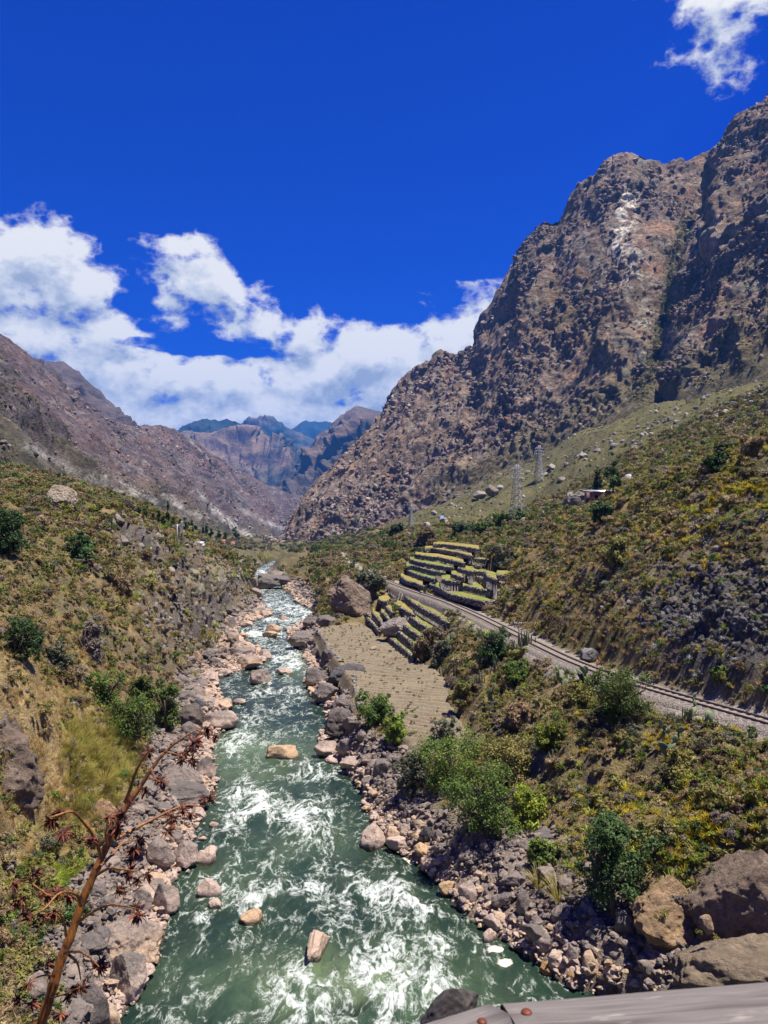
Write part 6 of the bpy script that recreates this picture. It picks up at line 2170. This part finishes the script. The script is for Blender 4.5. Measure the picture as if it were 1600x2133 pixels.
def pole(px, yt, yb, label, arm_px=0, Y=None, lean=0.0, wid=2.4, mat=M_POLE):
    P = hit(px, yb) if Y is None else at(px, yb, Y=Y)
    H = (yb - yt) * P[1] / F
    o = root('utility_pole', P, label, 'pole')
    mb = MB()
    rr_ = wid / 2 * P[1] / F
    mb.tube([(0, 0, -.4), (lean * .5, 0, H * .5), (lean, 0, H)], [rr_ * 1.15, rr_, rr_ * .8], 8)
    link('post', mb.mesh('post', mat, True), o)
    if arm_px:
        a = arm_px / 2 * P[1] / F
        mb = MB()
        mb.box((lean - a, -.05, H - .22), (lean + a, .05, H - .12))
        mb.tube([(lean - a * .5, 0, H - .2), (lean, 0, H - .6)], .025, 5)
        arm = link('cross_arm', mb.mesh('cross_arm', mat), o)
        for s in (-1, -.55, .55, 1):
            mb = MB()
            mb.tube([(lean + s * a * .92, 0, H - .12), (lean + s * a * .92, 0, H + .02)], [.05, .03], 6)
            link('insulator', mb.mesh('insulator', M_WHITE), arm)


pole(1090, 1297, 1384, 'thin leaning telegraph pole with a crossarm beside the railway', 15, lean=-.45, wid=2.6)
pole(369, 1092, 1141, 'pale utility pole on the left cliff top', 8, wid=2.6, mat=M_GALV)
pole(1244, 1374, 1392, 'short orange marker post beside the railway', 0, wid=3.4, mat=M_TILE)
pole(398, 1096, 1124, 'far thin pole beside the cottages on the left', 4, wid=1.6)
pole(426, 1096, 1122, 'far thin pole above the red roofed cottage', 4, wid=1.6)


def house(px, py, w_px, h_px, label, wall, roof, Y=None, name='cottage', rz=0.0, gable=True, depth=.7, Pz=0.0):
    P = hit(px, py) if Y is None else at(px, py, Y=Y)
    k = P[1] / F
    w_, h_ = w_px * k, h_px * k
    d_ = w_ * depth
    o = root(name, P + (0, d_ * .4, Pz), label, 'house', rotz=rz)
    mb = MB()
    hw = h_ * (.6 if gable else .8)
    mb.box((-w_ / 2, -d_ / 2, -1.0), (w_ / 2, d_ / 2, hw))
    if gable:
        mb.add([(-w_ / 2, -d_ / 2, hw), (-w_ / 2, d_ / 2, hw), (-w_ / 2, 0, h_ * .95), (w_ / 2, -d_ / 2, hw), (w_ / 2, d_ / 2, hw), (w_ / 2, 0, h_ * .95)], [(0, 2, 1), (3, 4, 5)])
    link('wall', mb.mesh('wall', wall), o)
    mb = MB()
    e = w_ * .06
    t = h_ * .05
    if gable:
        for s in (-1, 1):
            V = [(-w_ / 2 - e, s * (d_ / 2 + e), hw - e * .5), (w_ / 2 + e, s * (d_ / 2 + e), hw - e * .5), (w_ / 2 + e, 0, h_), (-w_ / 2 - e, 0, h_)]
            V = np.array(V)
            V2 = V + (0, 0, t)
            mb.add(np.concatenate([V, V2]), [(0, 1, 2, 3), (4, 5, 6, 7), (0, 1, 5, 4), (1, 2, 6, 5), (2, 3, 7, 6), (3, 0, 4, 7)])
    else:
        V = np.array([(-w_ / 2 - e, -d_ / 2 - e, hw + t), (w_ / 2 + e, -d_ / 2 - e, hw + t * 2), (w_ / 2 + e, d_ / 2 + e, h_), (-w_ / 2 - e, d_ / 2 + e, h_)])
        V2 = V + (0, 0, t)
        mb.add(np.concatenate([V, V2]), [(0, 1, 2, 3), (4, 5, 6, 7), (0, 1, 5, 4), (1, 2, 6, 5), (2, 3, 7, 6), (3, 0, 4, 7)])
    link('roof', mb.mesh('roof', roof), o)
    mb = MB()
    mb.box((-w_ * .08, -d_ / 2 - .03, 0), (w_ * .08, -d_ / 2 + .03, hw * .75))
    link('door', mb.mesh('door', M_DARKIN), o)
    for s in (-1, 1):
        mb = MB()
        mb.box((s * w_ * .3 - w_ * .07, -d_ / 2 - .03, hw * .35), (s * w_ * .3 + w_ * .07, -d_ / 2 + .03, hw * .7))
        win = link('window', mb.mesh('window', M_DARKIN), o)
        mb = MB()
        mb.box((s * w_ * .3 - w_ * .085, -d_ / 2 - .09, hw * .32), (s * w_ * .3 + w_ * .085, -d_ / 2 - .031, hw * .35))
        link('sill', mb.mesh('sill', M_WHITE), win)
    return o


house(1256, 1046, 56, 26, 'small adobe house with a shiny tin roof under the eucalyptus', M_ADOBE, M_TIN, name='adobe_house', gable=False, rz=.1)
house(427, 1131, 11, 9, 'far cottage with a bright red roof on the left bank', M_WHITE, M_TILE)
house(465, 1131, 8, 7, 'far small cottage with a red roof, middle of three', M_WHITE, M_TILE)
house(485, 1133, 8, 5, 'far low cottage with a red roof, rightmost of three', M_WHITE, M_TILE)
house(417, 1133, 14, 5, 'far low shed with a pale blue roof left of the red cottage', M_WHITE, M_TIN)
house(397, 1127, 6, 5, 'tiny white cottage at the left of the far group', M_WHITE, M_WHITE)
house(843, 1119, 14, 8, 'far cottage with a reddish roof above the terraces', M_WHITE, M_TILE, rz=.4)
house(858, 1116, 14, 6, 'far cottage with a white roof above the terraces', M_WHITE, M_TIN, rz=-.2)
house(920, 1080, 10, 6, 'tiny blue shed on the slope above the terraces', M_WHITE, M_BLUEP)

# ---------------------------------------------------------------- dead flower stalk in the foreground
M_STALK = None


def m_stalk(w, p, out):
    P = pos(w)
    n1 = w.noise(w.vmath('MULTIPLY', P, (1, 1, .25)), 60, 5, .65)
    n2 = w.noise(P, 9, 3, .6)
    c = w.mix(w.rng(n1, .35, .68), (.42, .175, .035), (.13, .045, .018))
    c = w.mix(w.rng(n2, .5, .68), c, (.055, .02, .012))
    return {'Base Color': c, 'Normal': bump(w, n1, .6, .004)}


M_STALK = material('stalk_skin', m_stalk, 0.5, 0.35)
M_POD = leaf_mat('seed_pod', (.035, .012, .008), (.20, .06, .025), 0.12, 0.6)
SY = 5.5


def sk(lst, dy=0.0):
    return np.array([at(x / 2.909, 1450 + y / 2.909, Y=SY + dy * i / max(1, len(lst) - 1)) for i, (x, y) in enumerate(lst)])


base_pt = np.array([-2.68, SY - .05, 0])
base_pt[2] = ground_z(base_pt[0], base_pt[1]) - .1
stem_px = [(250, 1987), (300, 1830), (370, 1600), (430, 1450), (500, 1240), (580, 1060), (650, 900), (700, 800), (760, 680), (850, 550), (920, 440), (1000, 340), (1090, 265), (1190, 205)]
stem = np.concatenate([[base_pt], sk(stem_px, .5)])
stem = np.concatenate([stem[:1], resample(stem[1:], 60)])
o = root('flower_stalk', base_pt, 'dead rust brown agave flower stalk with dried pods rising at lower left', 'plant')
k_px = SY / F
mb = MB()
rr_ = np.concatenate([[11.5], np.interp(np.linspace(0, 1, 60), [0, .25, .5, .75, 1], [11, 9, 7.4, 4.2, 1.6])]) * k_px
rr_ = rr_ * (1 + .08 * np.sin(np.arange(61) * 1.9))
mb.tube(stem - base_pt, rr_, 10)
link('stem', mb.mesh('stem', M_STALK, True), o)
BRANCH = [([(760, 640), (790, 560), (815, 480), (860, 390), (925, 310)], 4.2, -.3), ([(610, 970), (590, 900), (550, 820), (510, 770), (450, 705), (400, 705), (310, 735)], 4.2, -.5), ([(700, 870), (780, 825), (870, 775), (940, 740), (1040, 690), (1130, 660), (1240, 670)], 4.0, .4),
          ([(490, 1270), (470, 1210), (420, 1188), (350, 1200), (280, 1280), (200, 1330)], 3.6, -.5), ([(590, 1080), (660, 1045), (740, 1050), (810, 1060)], 3.4, -.4), ([(600, 1040), (680, 960), (760, 880), (860, 880)], 3.4, .4), ([(470, 1370), (560, 1310), (660, 1265), (740, 1270), (830, 1290)], 3.0, -.4),
          ([(400, 1450), (395, 1400), (380, 1330)], 3.4, -.3), ([(390, 1560), (470, 1545), (540, 1580), (600, 1640)], 3.0, -.4), ([(420, 1570), (470, 1620), (490, 1720)], 3.2, .3), ([(370, 1200), (300, 1210), (180, 1130), (120, 1150)], 2.4, .3), ([(330, 1700), (280, 1690), (190, 1720), (120, 1800)], 2.4, -.4), ([(300, 1830), (380, 1810), (470, 1770)], 2.4, -.3), ([(650, 900), (640, 830), (660, 780)], 3.4, -.3), ([(1000, 340), (1060, 350), (1120, 370)], 2.2, -.2), ([(1190, 205), (1240, 225), (1290, 265)], 1.8, .1), ([(920, 440), (930, 490), (970, 520)], 2.0, -.2)]
BR_OBJ = []
for pts, w0, dy in BRANCH:
    Q = resample(sk(pts, dy), 14)
    mb = MB()
    mb.tube(Q - base_pt, np.linspace(w0, w0 * .38, 14) * k_px, 7)
    BR_OBJ.append((link('branch', mb.mesh('branch', M_STALK, True), o), Q))
PODS = [(350, 740), (320, 770), (400, 830), (430, 800), (1080, 740), (1150, 730), (1200, 690), (1040, 760), (1240, 670), (1110, 700), (330, 1330), (270, 1350), (180, 1290), (230, 1270), (100, 1260), (140, 1230), (300, 1260), (360, 1290), (200, 1340), (250, 1390), (740, 1140), (770, 1120), (840, 1170), (830, 1140), (800, 960), (825, 930), (790, 1000), (850, 880), (810, 1310), (830, 1340), (600, 1650), (620, 1630), (510, 1760), (480, 1730), (670, 810), (640, 800), (700, 830), (690, 720), (720, 760), (650, 850), (960, 520), (985, 530), (1140, 370), (1110, 365), (1140, 430), (1200, 270), (1225, 240), (1290, 270), (1190, 310), (90, 1150), (130, 1170), (200, 1730), (150, 1800), (470, 1790), (420, 1830), (140, 1890), (180, 1900), (240, 1700), (870, 590), (760, 650), (920, 330)]
pr = R_(77)
pod_me = []
for k in range(4):
    r = R_(60 + k)
    mb = blades(r, 24, 1.0, .26, .7, -1.5, .8, 4, .5, .05, .7)
    mb.tube([(0, 0, .2), (0, 0, -.25), (.05, 0, -.55)], [.08, .28, .06], 6, col=(.4, .4, .4))
    pod_me.append(mb.mesh('seed_pod', M_POD, True))
for i, (x, y) in enumerate(PODS):
    P = sk([(x, y)])[0] + (0, pr.normal() * .12, 0)
    s = pr.uniform(17, 28) / 1.0 * k_px
    near = min(BR_OBJ, key=lambda b: np.linalg.norm(b[1] - P, axis=1).min())
    link('seed_pod', pod_me[i % 4], near[0], loc=P - base_pt + (0, 0, .02), rot=(pr.normal() * .5, pr.normal() * .5, pr.random() * 6), scale=s)

# ---------------------------------------------------------------- weathered railing timbers in front of the camera
def m_timber(w, p, out):
    co = w.n('ShaderNodeTexCoord').outputs['Object']
    g = w.noise(w.vmath('MULTIPLY', co, (2.2, 45, 45)), 1.0, 9, .72, .9)
    g2 = w.noise(w.vmath('MULTIPLY', co, (1.5, 18, 18)), 1.0, 4, .6, .3)
    sp_ = w.noise(w.vmath('MULTIPLY', co, (12, 60, 60)), 1.0, 3, .6)
    c = w.mix(w.rng(g, .28, .72), (.085, .072, .064), (.25, .225, .205))
    c = w.mix(w.rng(g2, .5, .62), c, (.07, .055, .052))
    c = w.mix(w.math('MULTIPLY', w.rng(sp_, .6, .7), .6), c, (.36, .32, .27))
    return {'Base Color': c, 'Normal': bump(w, w.math('ADD', g, g2), .8, .004)}


M_TIMBER = material('weathered_timber', m_timber, 0.8, 0.3)
M_TDARK = plain('dark_weathered_timber', (.06, .052, .048), 0.95, 0.75, 70)
M_RUST = plain('rusty_bolt', (.16, .05, .03), 0.6, 0.3, 60, 0.4)


def timber(name, p0, p1, width, height, label, slant=0.0, seed=0):
    """a beam with its far upper edge along p0-p1; the body lies on the camera's side and below"""
    p0, p1 = np.array(p0), np.array(p1)
    ax = p1 - p0
    L = np.linalg.norm(ax)
    ax = ax / L
    wd = np.cross(ax, (0, 0, 1.0)); wd /= np.linalg.norm(wd)
    if wd[1] > 0:
        wd = -wd
    upv = np.cross(ax, wd)
    if upv[2] < 0:
        upv = -upv
    ns = 40
    b = .012
    ring = [(0, -b), (b * .35, -b * .35), (b, 0), (width * .3, .002), (width * .5, 0), (width * .75, -.002), (width - b, 0), (width - b * .35, -b * .35), (width, -b), (width, -height), (0, -height)]
    V = []
    for i in range(ns):
        t = i / (ns - 1)
        for (a, h) in ring:
            off = slant * a if i == 0 else 0
            q = np.array([t * L + off, a, h])
            V.append(q)
    V = np.array(V)
    n = fbm(V * np.array([3, 14, 14]) + seed, 3, seed)
    V[:, 1] += n * .004
    V[:, 2] += n * .004 + .004 * fbm(V * np.array([1.5, 0, 0]) + seed, 2, seed + 3)
    k = len(ring)
    f = []
    for i in range(ns - 1):
        for j in range(k):
            f.append((i * k + j, i * k + (j + 1) % k, (i + 1) * k + (j + 1) % k, (i + 1) * k + j))
    me = make_mesh(name, V, [np.array(f), np.array([list(range(k))]), np.array([list(range((ns - 1) * k, ns * k))[::-1]])], M_TIMBER, False)
    o = link(name, me, label=label, category='beam')
    M = Matrix(((ax[0], wd[0], upv[0], p0[0]), (ax[1], wd[1], upv[1], p0[1]), (ax[2], wd[2], upv[2], p0[2]), (0, 0, 0, 1)))
    o.matrix_world = M
    return o, M


def bolt(parent, M, px, py, z, r_px):
    P = at(px, py, z=z)
    loc = M.inverted() @ Vector(P)
    r_ = r_px * np.linalg.norm(P - EYE) / F
    mb = MB()
    a = np.linspace(0, 6.283, 12, endpoint=False)
    mb.tube([(0, 0, -.01), (0, 0, .002), (0, 0, .004), (0, 0, .005)], [r_, r_, r_ * .85, r_ * .3], 12)
    link('bolt_head', mb.mesh('bolt_head', M_RUST, True), parent, loc=(loc.x, loc.y, .0))


zr = 19.40
e0 = at(1041, 2080, z=zr)
e1 = at(1600, 2038, z=zr + .012)
dirv = (e1 - e0) / np.linalg.norm(e1 - e0)
tb, M = timber('railing_beam', e0, e0 + dirv * 1.5, .16, .11, 'long weathered grey bridge beam across the bottom right corner', slant=.12, seed=3)
bolt(tb, M, 1097, 2114, zr, 10)
f0 = at(1003, 2083, z=zr)
f1 = at(840, 2131, z=zr)
dv = (f1 - f0) / np.linalg.norm(f1 - f0)
tb2, M2 = timber('railing_beam', f0, f0 + dv * 1.1, .13, .11, 'shorter weathered beam end left of the long beam at the bottom', slant=-.35, seed=8)
bolt(tb2, M2, 1004, 2132, zr, 9)
pp = at(938, 2108, Y=1.12)
mb = MB()
V, Fc = rock_shape(1234, 4, 14, .06)
V = V * np.array([.036, .03, .036])
V[:, 0] += .012 * V[:, 2] / .03
mb.add(V, Fc)
mb.tube([(0, 0, 18.0 - pp[2]), (0, 0, -.3), (.0, 0, -.005)], [.036, .034, .028], 12)
link('railing_post', mb.mesh('railing_post', M_TDARK, True), loc=pp, label='dark weathered wooden post top behind the shorter beam', category='post')

# ---------------------------------------------------------------- mountain haze
lo = np.array([1e9] * 3)
hi = -lo
for ob in list(C.objects):
    if ob.type == 'MESH' and ob.parent is None and ob.get('kind') == 'structure':
        co = np.empty(len(ob.data.vertices) * 3, np.float32)
        ob.data.vertices.foreach_get('co', co)
        co = co.reshape(-1, 3)
        lo = np.minimum(lo, co.min(0))
        hi = np.maximum(hi, co.max(0))
lo = lo - (60, 60, 1.0)
lo[1] = -80
hi = hi + (60, 60, 15)
mb = MB()
mb.box(lo, hi)
hm = bpy.data.materials.new('haze')
hm.use_nodes = True
w = NT(hm.node_tree)
w.n('ShaderNodeOutputMaterial', {'Volume': w.n('ShaderNodeVolumePrincipled', {'Color': (.06, .34, 1.0), 'Density': 7.0e-5, 'Anisotropy': 0.1})})
link('haze', mb.mesh('haze', hm), kind='stuff', label='thin blue mountain haze filling the valley')
